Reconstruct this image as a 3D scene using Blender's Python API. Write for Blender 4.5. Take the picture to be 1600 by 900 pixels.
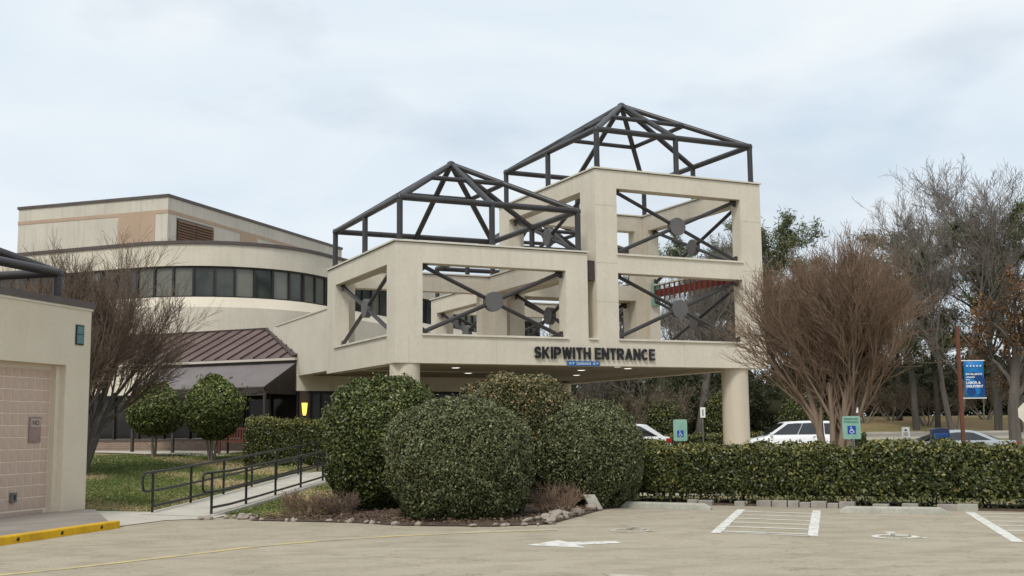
import bpy, math, random
import numpy as np
from mathutils import Matrix, Vector

for o in list(bpy.data.objects):
    bpy.data.objects.remove(o)
SC = bpy.context.scene
COL = SC.collection
R = math.radians

# ------------------------------------------------------------------ camera
EYE = 1.55
cam_data = bpy.data.cameras.new('camera')
cam_data.sensor_fit = 'HORIZONTAL'
cam_data.sensor_width = 36.0
cam_data.lens = 36.0 * 1797.06 / 1600.0
cam_data.clip_start = 0.1
cam_data.clip_end = 3000
cam = bpy.data.objects.new('camera', cam_data)
COL.objects.link(cam)
cam.matrix_world = Matrix.Translation((0, 0, EYE)) @ Matrix.Rotation(R(90 + 6.955), 4, 'X') @ Matrix.Rotation(R(-0.577), 4, 'Z')
SC.camera = cam

# ------------------------------------------------------------------ sky, sun, exposure
SUN_EL, SUN_AZ = R(52), R(200)          # azimuth measured clockwise from +Y
world = bpy.data.worlds.new('World')
SC.world = world
world.use_nodes = True
nt = world.node_tree
nt.nodes.clear()
N = nt.nodes.new
wout = N('ShaderNodeOutputWorld')
sky = N('ShaderNodeTexSky')
sky.sky_type = 'NISHITA'
sky.sun_disc = False
sky.sun_elevation = SUN_EL
sky.sun_rotation = SUN_AZ
sky.air_density = 1.0
sky.dust_density = 2.0
bg_sky = N('ShaderNodeBackground')
bg_sky.inputs['Strength'].default_value = 0.085
nt.links.new(sky.outputs[0], bg_sky.inputs['Color'])
tc = N('ShaderNodeTexCoord')
mp = N('ShaderNodeMapping')
mp.inputs['Scale'].default_value = (1.0, 1.0, 2.6)
mp.inputs['Location'].default_value = (0.37, 0.1, 0.25)
nt.links.new(tc.outputs['Generated'], mp.inputs['Vector'])
n1 = N('ShaderNodeTexNoise')
n1.inputs['Scale'].default_value = 3.0
n1.inputs['Detail'].default_value = 7
n1.inputs['Roughness'].default_value = 0.5
n1.inputs['Distortion'].default_value = 0.35
nt.links.new(mp.outputs[0], n1.inputs['Vector'])
cr = N('ShaderNodeValToRGB')             # cloud brightness
cr.color_ramp.elements[0].position = 0.32
cr.color_ramp.elements[0].color = (0.60, 0.69, 0.775, 1)
cr.color_ramp.elements[1].position = 0.68
cr.color_ramp.elements[1].color = (0.765, 0.805, 0.83, 1)
nt.links.new(n1.outputs['Fac'], cr.inputs['Fac'])
n2 = N('ShaderNodeTexNoise')
n2.inputs['Scale'].default_value = 2.3
n2.inputs['Detail'].default_value = 5
nt.links.new(mp.outputs[0], n2.inputs['Vector'])
cv = N('ShaderNodeValToRGB')             # cloud cover
cv.color_ramp.elements[0].position = 0.36
cv.color_ramp.elements[0].color = (0.6, 0.6, 0.6, 1)
cv.color_ramp.elements[1].position = 0.52
cv.color_ramp.elements[1].color = (1, 1, 1, 1)
nt.links.new(n2.outputs['Fac'], cv.inputs['Fac'])
bg_cl = N('ShaderNodeBackground')
bg_cl.inputs['Strength'].default_value = 0.86
nt.links.new(cr.outputs['Color'], bg_cl.inputs['Color'])
mixw = N('ShaderNodeMixShader')
nt.links.new(cv.outputs['Color'], mixw.inputs['Fac'])
nt.links.new(bg_sky.outputs[0], mixw.inputs[1])
nt.links.new(bg_cl.outputs[0], mixw.inputs[2])
nt.links.new(mixw.outputs[0], wout.inputs['Surface'])

sun_data = bpy.data.lights.new('sun', 'SUN')
sun_data.energy = 1.5
sun_data.angle = R(16)
sun_data.color = (1.0, 0.95, 0.87)
sun = bpy.data.objects.new('sun', sun_data)
COL.objects.link(sun)
sd = Vector((math.sin(SUN_AZ) * math.cos(SUN_EL), math.cos(SUN_AZ) * math.cos(SUN_EL), math.sin(SUN_EL)))
sun.rotation_euler = sd.to_track_quat('Z', 'Y').to_euler()
sun.location = (0, -10, 40)

SC.view_settings.view_transform = 'Standard'
SC.view_settings.look = 'None'
SC.view_settings.exposure = 0.46
SC.view_settings.gamma = 1.0
SC.view_settings.use_curve_mapping = False
SC.render.engine = 'CYCLES'
SC.cycles.max_bounces = 6
SC.cycles.transparent_max_bounces = 4

# ------------------------------------------------------------------ materials
MATS = {}

def mat(name, c1, c2=None, rough=0.8, scale=3.0, detail=5.0, contrast=(0.35, 0.65), bump=0.0, bscale=60.0, metal=0.0,
        spec=0.3, streak=None, stretch=(1, 1, 1), emit=None, fine=None):
    """Principled surface; colour wanders between c1 and c2 with noise; streak = (colour, amount) rain stains."""
    m = bpy.data.materials.new(name)
    m.use_nodes = True
    t = m.node_tree
    b = t.nodes['Principled BSDF']
    b.inputs['Roughness'].default_value = rough
    b.inputs['Metallic'].default_value = metal
    b.inputs['Specular IOR Level'].default_value = spec
    b.inputs['Base Color'].default_value = (*c1, 1)
    tex = t.nodes.new('ShaderNodeTexCoord')
    col = None
    if c2:
        mpn = t.nodes.new('ShaderNodeMapping')
        mpn.inputs['Scale'].default_value = stretch
        t.links.new(tex.outputs['Object'], mpn.inputs['Vector'])
        nz = t.nodes.new('ShaderNodeTexNoise')
        nz.inputs['Scale'].default_value = scale
        nz.inputs['Detail'].default_value = detail
        nz.inputs['Roughness'].default_value = 0.6
        t.links.new(mpn.outputs[0], nz.inputs['Vector'])
        rp = t.nodes.new('ShaderNodeValToRGB')
        rp.color_ramp.elements[0].position = contrast[0]
        rp.color_ramp.elements[1].position = contrast[1]
        rp.color_ramp.elements[0].color = (*c1, 1)
        rp.color_ramp.elements[1].color = (*c2, 1)
        t.links.new(nz.outputs['Fac'], rp.inputs['Fac'])
        col = rp.outputs['Color']
    if fine:
        fz = t.nodes.new('ShaderNodeTexNoise')
        fz.inputs['Scale'].default_value = fine[0]
        fz.inputs['Detail'].default_value = 4
        t.links.new(tex.outputs['Object'], fz.inputs['Vector'])
        mr = t.nodes.new('ShaderNodeMapRange')
        mr.inputs['From Min'].default_value = 0.3
        mr.inputs['From Max'].default_value = 0.7
        mr.inputs['To Min'].default_value = 1 - fine[1]
        mr.inputs['To Max'].default_value = 1 + fine[1]
        t.links.new(fz.outputs['Fac'], mr.inputs['Value'])
        mu = t.nodes.new('ShaderNodeMix')
        mu.data_type = 'RGBA'
        mu.blend_type = 'MULTIPLY'
        mu.inputs['Factor'].default_value = 1
        if col:
            t.links.new(col, mu.inputs['A'])
        else:
            mu.inputs['A'].default_value = (*c1, 1)
        t.links.new(mr.outputs[0], mu.inputs['B'])
        col = mu.outputs['Result']
    if streak:
        ms = t.nodes.new('ShaderNodeMapping')
        ms.inputs['Scale'].default_value = (1, 1, 0.06)
        t.links.new(tex.outputs['Object'], ms.inputs['Vector'])
        sz = t.nodes.new('ShaderNodeTexNoise')
        sz.inputs['Scale'].default_value = 5.5
        sz.inputs['Detail'].default_value = 6
        sz.inputs['Roughness'].default_value = 0.65
        t.links.new(ms.outputs[0], sz.inputs['Vector'])
        sr = t.nodes.new('ShaderNodeMapRange')
        sr.inputs['From Min'].default_value = 0.5
        sr.inputs['From Max'].default_value = 0.8
        sr.inputs['To Max'].default_value = streak[1]
        t.links.new(sz.outputs['Fac'], sr.inputs['Value'])
        mx = t.nodes.new('ShaderNodeMix')
        mx.data_type = 'RGBA'
        t.links.new(sr.outputs[0], mx.inputs['Factor'])
        if col:
            t.links.new(col, mx.inputs['A'])
        else:
            mx.inputs['A'].default_value = (*c1, 1)
        mx.inputs['B'].default_value = (*streak[0], 1)
        col = mx.outputs['Result']
    if col:
        t.links.new(col, b.inputs['Base Color'])
    if bump:
        bz = t.nodes.new('ShaderNodeTexNoise')
        bz.inputs['Scale'].default_value = bscale
        bz.inputs['Detail'].default_value = 4
        t.links.new(tex.outputs['Object'], bz.inputs['Vector'])
        bp = t.nodes.new('ShaderNodeBump')
        bp.inputs['Strength'].default_value = bump
        bp.inputs['Distance'].default_value = 0.02
        t.links.new(bz.outputs['Fac'], bp.inputs['Height'])
        t.links.new(bp.outputs[0], b.inputs['Normal'])
    if emit:
        b.inputs['Emission Color'].default_value = (*emit[0], 1)
        b.inputs['Emission Strength'].default_value = emit[1]
    MATS[name] = m
    return m


def leafmat(name, cols, rough=0.45, spec=0.4):
    """Leaves: colour varies from leaf to leaf by a random per-face value."""
    m = bpy.data.materials.new(name)
    m.use_nodes = True
    t = m.node_tree
    b = t.nodes['Principled BSDF']
    b.inputs['Roughness'].default_value = rough
    b.inputs['Specular IOR Level'].default_value = spec
    at = t.nodes.new('ShaderNodeAttribute')
    at.attribute_name = 'rnd'
    rp = t.nodes.new('ShaderNodeValToRGB')
    e = rp.color_ramp.elements
    while len(e) < len(cols):
        e.new(0.5)
    for i, (p, c) in enumerate(cols):
        e[i].position = p
        e[i].color = (*c, 1)
    t.links.new(at.outputs['Fac'], rp.inputs['Fac'])
    t.links.new(rp.outputs['Color'], b.inputs['Base Color'])
    MATS[name] = m
    return m

mat('stucco', (0.70, 0.635, 0.525), (0.635, 0.575, 0.472), 0.9, 0.7, 6, bump=0.15, bscale=120, spec=0.15, streak=((0.47, 0.42, 0.345), 0.40), fine=(9, 0.04))
mat('stucco_light', (0.70, 0.63, 0.51), (0.64, 0.57, 0.46), 0.9, 0.8, 6, bump=0.15, bscale=120, spec=0.15, streak=((0.46, 0.41, 0.34), 0.3))
mat('stucco_gray', (0.62, 0.57, 0.48), (0.54, 0.50, 0.42), 0.9, 0.5, 6, bump=0.15, bscale=90, spec=0.15, streak=((0.30, 0.27, 0.23), 0.55))
mat('stucco_left', (0.70, 0.615, 0.485), (0.66, 0.575, 0.45), 0.9, 1.2, 6, bump=0.2, bscale=110, spec=0.15, fine=(14, 0.03))
mat('cap', (0.72, 0.67, 0.57), (0.62, 0.57, 0.48), 0.7, 2.0)
mat('cap_painted_shadow', (0.16, 0.14, 0.12), None, 0.9)  # shade beneath the coping, put into the colour
mat('tan', (0.47, 0.345, 0.25), (0.43, 0.315, 0.225), 0.9, 0.8, streak=((0.36, 0.24, 0.16), 0.3))
mat('steel', (0.026, 0.024, 0.025), (0.045, 0.041, 0.042), 0.42, 1.8, 6, spec=0.5, bump=0.05, bscale=20)
mat('disc', (0.115, 0.11, 0.11), (0.14, 0.135, 0.135), 0.6, 2.0)
mat('coping_dark', (0.085, 0.065, 0.06), (0.11, 0.09, 0.08), 0.5, 1.5, spec=0.4)
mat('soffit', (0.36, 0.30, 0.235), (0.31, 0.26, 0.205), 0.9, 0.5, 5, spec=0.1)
mat('column', (0.65, 0.575, 0.46), (0.60, 0.53, 0.425), 0.85, 0.9, streak=((0.4, 0.34, 0.27), 0.3), spec=0.15)
mat('black_letter', (0.012, 0.012, 0.013), None, 0.35, spec=0.5)
mat('blue', (0.012, 0.12, 0.36), None, 0.45)
mat('blue_bright', (0.015, 0.20, 0.52), (0.012, 0.17, 0.46), 0.5, 3)
mat('blue_dark', (0.008, 0.05, 0.19), None, 0.5)
mat('white', (0.80, 0.80, 0.78), None, 0.5)
mat('sign_green', (0.23, 0.42, 0.33), (0.30, 0.49, 0.40), 0.5, 5)
mat('sign_text', (0.03, 0.16, 0.10), None, 0.5)
mat('isa_blue', (0.01, 0.07, 0.36), None, 0.4)
mat('post_gray', (0.16, 0.16, 0.155), (0.2, 0.2, 0.19), 0.5, 6, metal=0.4)
mat('rust_pole', (0.16, 0.055, 0.032), (0.12, 0.045, 0.03), 0.6, 4)
mat('mail_blue', (0.008, 0.016, 0.055), (0.010, 0.02, 0.065), 0.4, 3, spec=0.5)
mat('red_sign', (0.22, 0.032, 0.022), (0.17, 0.028, 0.02), 0.55, 3)
mat('rib', (0.12, 0.08, 0.07), None, 0.6)
mat('teal', (0.02, 0.13, 0.13), (0.03, 0.16, 0.155), 0.15, 2, spec=0.6)
mat('window_glass', (0.03, 0.036, 0.033), (0.075, 0.08, 0.068), 0.06, 0.5, 3, (0.4, 0.6), spec=0.45)
mat('window_blind', (0.13, 0.135, 0.11), (0.175, 0.175, 0.145), 0.12, 0.6, spec=0.45)
mat('dark_glass', (0.012, 0.011, 0.010), (0.035, 0.03, 0.025), 0.06, 0.9, 4, spec=0.22)
mat('window_frame', (0.03, 0.027, 0.026), None, 0.45)
mat('metal_roof', (0.090, 0.048, 0.038), (0.140, 0.090, 0.073), 0.45, 0.7, 6, (0.4, 0.75), spec=0.45, streak=((0.22, 0.17, 0.15), 0.35))
mat('roof_seam', (0.05, 0.026, 0.022), None, 0.5)
mat('awning', (0.165, 0.145, 0.142), (0.19, 0.168, 0.165), 0.85, 1.1)
mat('awning_dark', (0.04, 0.032, 0.03), (0.055, 0.045, 0.04), 0.8, 4)
mat('bronze', (0.05, 0.04, 0.035), (0.07, 0.055, 0.05), 0.5, 4)
mat('gutter', (0.55, 0.50, 0.43), None, 0.6)
mat('louver', (0.17, 0.10, 0.06), None, 0.6)
mat('tile', (0.56, 0.42, 0.335), (0.51, 0.38, 0.30), 0.45, 6.0, spec=0.35, fine=(40, 0.04))
mat('grout', (0.80, 0.70, 0.58), None, 0.9)
mat('plaque', (0.34, 0.24, 0.21), (0.28, 0.20, 0.18), 0.35, 8, metal=0.4)
mat('plaque_text', (0.10, 0.05, 0.05), None, 0.5)
mat('concrete', (0.55, 0.51, 0.43), (0.46, 0.425, 0.36), 0.9, 1.1, 7, bump=0.2, bscale=70, spec=0.2, fine=(12, 0.07))
mat('concrete_dark', (0.30, 0.265, 0.23), (0.24, 0.215, 0.19), 0.9, 1.5, 7, bump=0.2, bscale=70, spec=0.2)
mat('wheel_stop', (0.42, 0.41, 0.34), (0.33, 0.325, 0.275), 0.9, 2.5, 7, bump=0.3, bscale=50, fine=(18, 0.1))
mat('edging', (0.36, 0.325, 0.285), (0.26, 0.235, 0.21), 0.95, 3, 6, bump=0.4, bscale=40)
mat('yellow_kerb', (0.68, 0.40, 0.012), (0.56, 0.32, 0.015), 0.6, 2.5, 8, (0.45, 0.7), bump=0.15, bscale=50, fine=(16, 0.1))
mat('rock', (0.44, 0.39, 0.33), (0.27, 0.215, 0.175), 0.9, 4, 6, bump=0.4, bscale=25)
mat('mulch', (0.095, 0.068, 0.052), (0.16, 0.118, 0.09), 1.0, 9, 8, bump=1.0, bscale=40, spec=0.05)
mat('bark', (0.18, 0.128, 0.094), (0.27, 0.20, 0.15), 0.9, 2.2, 6, stretch=(3, 3, 0.6), bump=0.3, bscale=18, spec=0.1)
mat('bark_light', (0.30, 0.265, 0.22), (0.22, 0.19, 0.155), 0.9, 5, 6, stretch=(3, 3, 0.7), spec=0.1)
mat('bark_gray', (0.10, 0.088, 0.075), (0.15, 0.132, 0.115), 0.95, 1.2, 5, stretch=(3, 3, 0.5), spec=0.1)
mat('bark_dark', (0.055, 0.045, 0.038), (0.085, 0.07, 0.06), 0.95, 1.2, 5, spec=0.1)
mat('twig', (0.215, 0.145, 0.100), (0.30, 0.21, 0.15), 0.95, 2.0, 4, spec=0.05)
mat('twig_dark', (0.155, 0.113, 0.087), (0.225, 0.168, 0.13), 0.95, 2.0, 4, spec=0.05)
mat('twig_gray', (0.17, 0.147, 0.128), (0.225, 0.195, 0.17), 0.95, 1.0, 4, spec=0.05)
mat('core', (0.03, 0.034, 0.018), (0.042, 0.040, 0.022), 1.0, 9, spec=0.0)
mat('car_white', (0.78, 0.79, 0.80), None, 0.22, spec=0.6)
mat('car_silver', (0.42, 0.45, 0.47), None, 0.25, metal=0.35, spec=0.6)
mat('car_glass', (0.014, 0.017, 0.02), (0.03, 0.035, 0.038), 0.04, 0.7, spec=0.8)
mat('tyre', (0.015, 0.015, 0.015), None, 0.85)
mat('alloy', (0.45, 0.45, 0.46), None, 0.35, metal=0.7)
mat('tail_red', (0.42, 0.02, 0.015), None, 0.25)
mat('rail_black', (0.018, 0.018, 0.018), (0.03, 0.03, 0.03), 0.45, 6)
mat('bench_wood', (0.17, 0.055, 0.035), (0.12, 0.04, 0.028), 0.6, 4, stretch=(1, 1, 6))
mat('lamp_lit', (0.8, 0.6, 0.15), None, 0.5, emit=((1.0, 0.68, 0.10), 1.25))
mat('downlight_lit', (0.8, 0.8, 0.78), None, 0.5, emit=((1.0, 0.97, 0.9), 1.2))
leafmat('leaf_holly', [(0.0, (0.024, 0.035, 0.009)), (0.45, (0.066, 0.084, 0.020)), (0.8, (0.128, 0.152, 0.043)), (1.0, (0.228, 0.228, 0.071))], 0.42, 0.35)
leafmat('leaf_gray', [(0.0, (0.037, 0.045, 0.017)), (0.45, (0.097, 0.109, 0.044)), (0.8, (0.171, 0.182, 0.081)), (1.0, (0.271, 0.271, 0.136))], 0.5, 0.3)
leafmat('leaf_brownish', [(0.0, (0.037, 0.043, 0.013)), (0.45, (0.090, 0.094, 0.032)), (0.75, (0.186, 0.155, 0.062)), (1.0, (0.363, 0.238, 0.120))], 0.45, 0.35)
leafmat('leaf_hedge', [(0.0, (0.018, 0.025, 0.007)), (0.45, (0.054, 0.068, 0.018)), (0.75, (0.116, 0.128, 0.033)), (1.0, (0.254, 0.220, 0.054))], 0.4, 0.38)
leafmat('leaf_topiary', [(0.0, (0.047, 0.066, 0.017)), (0.5, (0.114, 0.146, 0.039)), (1.0, (0.298, 0.320, 0.093))], 0.45, 0.35)
leafmat('needle', [(0.0, (0.057, 0.071, 0.030)), (0.5, (0.114, 0.130, 0.055)), (1.0, (0.204, 0.198, 0.090))], 0.6, 0.2)
leafmat('leaf_dark', [(0.0, (0.022, 0.028, 0.014)), (0.6, (0.044, 0.052, 0.025)), (1.0, (0.080, 0.085, 0.04))], 0.55, 0.2)
leafmat('leaf_dead', [(0.0, (0.13, 0.065, 0.035)), (0.5, (0.20, 0.11, 0.055)), (1.0, (0.30, 0.19, 0.09))], 0.8, 0.1)
leafmat('seed', [(0.0, (0.14, 0.088, 0.06)), (1.0, (0.24, 0.155, 0.105))], 0.9, 0.05)
leafmat('grass_blade', [(0.0, (0.094, 0.125, 0.037)), (0.55, (0.150, 0.181, 0.056)), (0.8, (0.300, 0.250, 0.119)), (1.0, (0.413, 0.325, 0.175))], 0.8, 0.1)
leafmat('litter', [(0.0, (0.075, 0.05, 0.036)), (0.6, (0.15, 0.105, 0.072)), (1.0, (0.28, 0.21, 0.14))], 0.9, 0.1)


def asphalt_mat():
    m = bpy.data.materials.new('asphalt')
    m.use_nodes = True
    t = m.node_tree
    b = t.nodes['Principled BSDF']
    b.inputs['Roughness'].default_value = 0.88
    b.inputs['Specular IOR Level'].default_value = 0.2
    tex = t.nodes.new('ShaderNodeTexCoord')

    def noise(s, d, st=(1, 1, 1), rot=0.0, r=0.6):
        mpn = t.nodes.new('ShaderNodeMapping')
        mpn.inputs['Scale'].default_value = st
        mpn.inputs['Rotation'].default_value = (0, 0, rot)
        t.links.new(tex.outputs['Object'], mpn.inputs['Vector'])
        nz = t.nodes.new('ShaderNodeTexNoise')
        nz.inputs['Scale'].default_value = s
        nz.inputs['Detail'].default_value = d
        nz.inputs['Roughness'].default_value = r
        t.links.new(mpn.outputs[0], nz.inputs['Vector'])
        return nz.outputs['Fac']

    def ramp(v, p0, p1, c0, c1):
        rp = t.nodes.new('ShaderNodeValToRGB')
        rp.color_ramp.elements[0].position = p0
        rp.color_ramp.elements[1].position = p1
        rp.color_ramp.elements[0].color = (*c0, 1)
        rp.color_ramp.elements[1].color = (*c1, 1)
        t.links.new(v, rp.inputs['Fac'])
        return rp.outputs['Color']

    def mul(a, c, blend='MULTIPLY', fac=1.0):
        mu = t.nodes.new('ShaderNodeMix')
        mu.data_type = 'RGBA'
        mu.blend_type = blend
        mu.inputs['Factor'].default_value = fac
        t.links.new(a, mu.inputs['A'])
        t.links.new(c, mu.inputs['B'])
        return mu.outputs['Result']
    base = ramp(noise(0.35, 5), 0.35, 0.68, (0.385, 0.335, 0.25), (0.435, 0.38, 0.287))
    patch = ramp(noise(1.3, 6, (0.9, 1.6, 1), R(-8)), 0.36, 0.55, (0.84, 0.83, 0.82), (1, 1, 1))
    c = mul(base, patch)
    streak = ramp(noise(2.2, 5, (0.8, 2.2, 1), R(12)), 0.60, 0.74, (1, 1, 1), (0.80, 0.78, 0.77))
    c = mul(c, streak)
    grit = ramp(noise(55, 3), 0.3, 0.7, (0.84, 0.84, 0.84), (1.13, 1.13, 1.12))
    c = mul(c, grit)
    # cracks: zero crossings of a stretched noise
    cn = noise(0.55, 6, (1, 1.6, 1), 0.3, 0.55)
    s1 = t.nodes.new('ShaderNodeMath')
    s1.operation = 'SUBTRACT'
    s1.inputs[1].default_value = 0.5
    t.links.new(cn, s1.inputs[0])
    s2 = t.nodes.new('ShaderNodeMath')
    s2.operation = 'ABSOLUTE'
    t.links.new(s1.outputs[0], s2.inputs[0])
    crk = ramp(s2.outputs[0], 0.0008, 0.0040, (0.58, 0.56, 0.54), (1, 1, 1))
    c = mul(c, crk)
    # dark oil stains
    oil = ramp(noise(0.8, 4, (1.0, 1.4, 1), 1.0), 0.62, 0.78, (1, 1, 1), (0.76, 0.74, 0.72))
    c = mul(c, oil)
    t.links.new(c, b.inputs['Base Color'])
    bp = t.nodes.new('ShaderNodeBump')
    bp.inputs['Strength'].default_value = 0.35
    bp.inputs['Distance'].default_value = 0.01
    t.links.new(noise(120, 3), bp.inputs['Height'])
    t.links.new(bp.outputs[0], b.inputs['Normal'])
    MATS['asphalt'] = m


def paint_mat(name, col, under=(0.36, 0.32, 0.25), wear=(0.35, 0.5), scale=7.0):
    mat(name, under, col, 0.8, scale, 8, wear, spec=0.2, fine=(45, 0.06))


def ground_mat():
    m = mat('lawn', (0.115, 0.135, 0.048), (0.27, 0.215, 0.12), 1.0, 0.55, 8, (0.38, 0.62), bump=0.8, bscale=35, spec=0.05, fine=(22, 0.28))
    mat('bank', (0.19, 0.18, 0.075), (0.30, 0.21, 0.115), 1.0, 0.12, 8, (0.36, 0.6), bump=0.8, bscale=12, spec=0.05, fine=(3, 0.2))


def brick_mat():
    m = bpy.data.materials.new('brick_wall')
    m.use_nodes = True
    t = m.node_tree
    b = t.nodes['Principled BSDF']
    b.inputs['Roughness'].default_value = 0.9
    tex = t.nodes.new('ShaderNodeTexCoord')
    sep = t.nodes.new('ShaderNodeSeparateXYZ')
    cmb = t.nodes.new('ShaderNodeCombineXYZ')
    t.links.new(tex.outputs['Object'], sep.inputs[0])
    t.links.new(sep.outputs[0], cmb.inputs[0])
    t.links.new(sep.outputs[2], cmb.inputs[1])
    br = t.nodes.new('ShaderNodeTexBrick')
    br.inputs['Color1'].default_value = (0.25, 0.17, 0.125, 1)
    br.inputs['Color2'].default_value = (0.19, 0.125, 0.095, 1)
    br.inputs['Mortar'].default_value = (0.34, 0.28, 0.22, 1)
    br.inputs['Scale'].default_value = 1.0
    br.inputs['Brick Width'].default_value = 0.21
    br.inputs['Row Height'].default_value = 0.075
    br.inputs['Mortar Size'].default_value = 0.008
    t.links.new(cmb.outputs[0], br.inputs['Vector'])
    t.links.new(br.outputs['Color'], b.inputs['Base Color'])
    bp = t.nodes.new('ShaderNodeBump')
    bp.inputs['Strength'].default_value = 0.5
    bp.inputs['Distance'].default_value = 0.01
    bp.invert = True
    t.links.new(br.outputs['Fac'], bp.inputs['Height'])
    t.links.new(bp.outputs[0], b.inputs['Normal'])
    MATS['brick_wall'] = m

asphalt_mat()
ground_mat()
brick_mat()
paint_mat('paint_white', (0.70, 0.68, 0.62), wear=(0.31, 0.50))
paint_mat('paint_thin', (0.68, 0.65, 0.57), wear=(0.30, 0.46), scale=5)
paint_mat('paint_worn', (0.60, 0.56, 0.48), wear=(0.42, 0.66), scale=3)
paint_mat('paint_yellow', (0.58, 0.46, 0.22), wear=(0.30, 0.58), scale=2.5)

# ------------------------------------------------------------------ mesh helpers
INV = {}


class MB:
    """collects faces in world space through a frame, builds ONE mesh object"""
    def __init__(self, fr=None):
        self.v, self.f, self.fr = [], [], fr

    def add(self, pts, faces):
        b = len(self.v)
        self.v += [self.fr(*p) for p in pts] if self.fr else [tuple(p) for p in pts]
        self.f += [tuple(b + i for i in f) for f in faces]
        return self

    def box(self, x0, x1, y0, y1, z0, z1):
        p = [(x0, y0, z0), (x1, y0, z0), (x1, y1, z0), (x0, y1, z0), (x0, y0, z1), (x1, y0, z1), (x1, y1, z1), (x0, y1, z1)]
        return self.add(p, [(0, 3, 2, 1), (4, 5, 6, 7), (0, 1, 5, 4), (1, 2, 6, 5), (2, 3, 7, 6), (3, 0, 4, 7)])

    def prism(self, poly, z0, z1):
        n = len(poly)
        p = [(a, b, z0) for a, b in poly] + [(a, b, z1) for a, b in poly]
        return self.add(p, [tuple(range(n - 1, -1, -1)), tuple(range(n, 2 * n))] + [(i, (i + 1) % n, n + (i + 1) % n, n + i) for i in range(n)])

    def loft(self, rings, close=True, caps=True):
        n = len(rings[0])
        p = [q for r in rings for q in r]
        f = []
        for k in range(len(rings) - 1):
            for i in range(n if close else n - 1):
                j = (i + 1) % n
                f.append((k * n + i, k * n + j, (k + 1) * n + j, (k + 1) * n + i))
        if caps:
            f.append(tuple(range(n - 1, -1, -1)))
            f.append(tuple((len(rings) - 1) * n + i for i in range(n)))
        return self.add(p, f)

    def tube(self, p, q, r, r2=None, n=10, caps=True):
        p, q = Vector(p), Vector(q)
        r2 = r if r2 is None else r2
        d = (q - p).normalized()
        a = d.cross(Vector((0, 0, 1)) if abs(d.z) < 0.95 else Vector((1, 0, 0))).normalized()
        b = d.cross(a)
        rings = []
        for c, rr in ((p, r), (q, r2)):
            rings.append([tuple(c + (a * math.cos(t) + b * math.sin(t)) * rr) for t in [2 * math.pi * i / n for i in range(n)]])
        return self.loft(rings, True, caps)

    def lathe(self, c, prof, n=20):
        rings = [[(c[0] + r * math.cos(2 * math.pi * i / n), c[1] + r * math.sin(2 * math.pi * i / n), c[2] + z) for i in range(n)] for r, z in prof]
        return self.loft(rings)

    def build(self, name, m, parent=None, smooth=False, bevel=0.0):
        me = bpy.data.meshes.new(name)
        inv = INV.get(parent.name) if parent else None
        vs = [tuple(inv @ Vector(p)) for p in self.v] if inv else self.v
        me.from_pydata(vs, [], self.f)
        me.materials.append(MATS[m] if isinstance(m, str) else m)
        if smooth:
            me.shade_smooth()
            me.set_sharp_from_angle(angle=R(40))
        o = bpy.data.objects.new(name, me)
        COL.objects.link(o)
        if parent:
            o.parent = parent
            INV[o.name] = INV.get(parent.name, Matrix())
        if bevel:
            bm = o.modifiers.new('bevel', 'BEVEL')
            bm.width = bevel
            bm.segments = 2
            bm.limit_method = 'ANGLE'
        return o


def fast(name, V, F, m, parent=None, rnd=None, smooth=False):
    """big meshes straight from numpy (all faces with the same number of corners)"""
    me = bpy.data.meshes.new(name)
    V = np.asarray(V, np.float32)
    F = np.asarray(F, np.int32)
    k = F.shape[1]
    if parent and parent.name in INV:
        M = np.array(INV[parent.name], np.float32)
        V = V @ M[:3, :3].T + M[:3, 3]
    me.vertices.add(len(V))
    me.vertices.foreach_set('co', V.ravel())
    me.loops.add(F.size)
    me.loops.foreach_set('vertex_index', F.ravel())
    me.polygons.add(len(F))
    me.polygons.foreach_set('loop_start', np.arange(0, F.size, k, dtype=np.int32))
    if smooth:
        me.polygons.foreach_set('use_smooth', np.ones(len(F), bool))
    if rnd is not None:
        a = me.attributes.new('rnd', 'FLOAT', 'FACE')
        a.data.foreach_set('value', np.asarray(rnd, np.float32))
    me.update(calc_edges=True)
    me.materials.append(MATS[m])
    o = bpy.data.objects.new(name, me)
    COL.objects.link(o)
    if parent:
        o.parent = parent
    return o


def frame(ox, oy, ang, oz=0.0):
    c, s = math.cos(ang), math.sin(ang)
    return lambda a, b, z: (ox + a * c - b * s, oy + a * s + b * c, oz + z)


def tag(o, label, cat, group=None, kind=None):
    o['label'] = label
    o['category'] = cat
    if group:
        o['group'] = group
    if kind:
        o['kind'] = kind
    return o


def thing(name, label, cat, loc=(0, 0, 0), rz=0.0, group=None):
    o = bpy.data.objects.new(name, None)
    o.empty_display_size = 0.3
    COL.objects.link(o)
    o.location = loc
    o.rotation_euler = (0, 0, rz)
    M = Matrix.Translation(loc) @ Matrix.Rotation(rz, 4, 'Z')
    INV[o.name] = M.inverted()
    return tag(o, label, cat, group)


def struct(o):
    o['kind'] = 'structure'
    return o


def copy_tree(root, loc, rz, scale=1.0, label=None):
    r = root.copy()
    COL.objects.link(r)
    r.location = loc
    r.rotation_euler = (0, 0, rz)
    r.scale = (scale, scale, scale) if not isinstance(scale, tuple) else scale
    if label:
        r['label'] = label
    for ch in list(root.children):
        c = ch.copy()
        COL.objects.link(c)
        c.parent = r
        for g in list(ch.children):
            d = g.copy()
            COL.objects.link(d)
            d.parent = c
    return r


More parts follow.
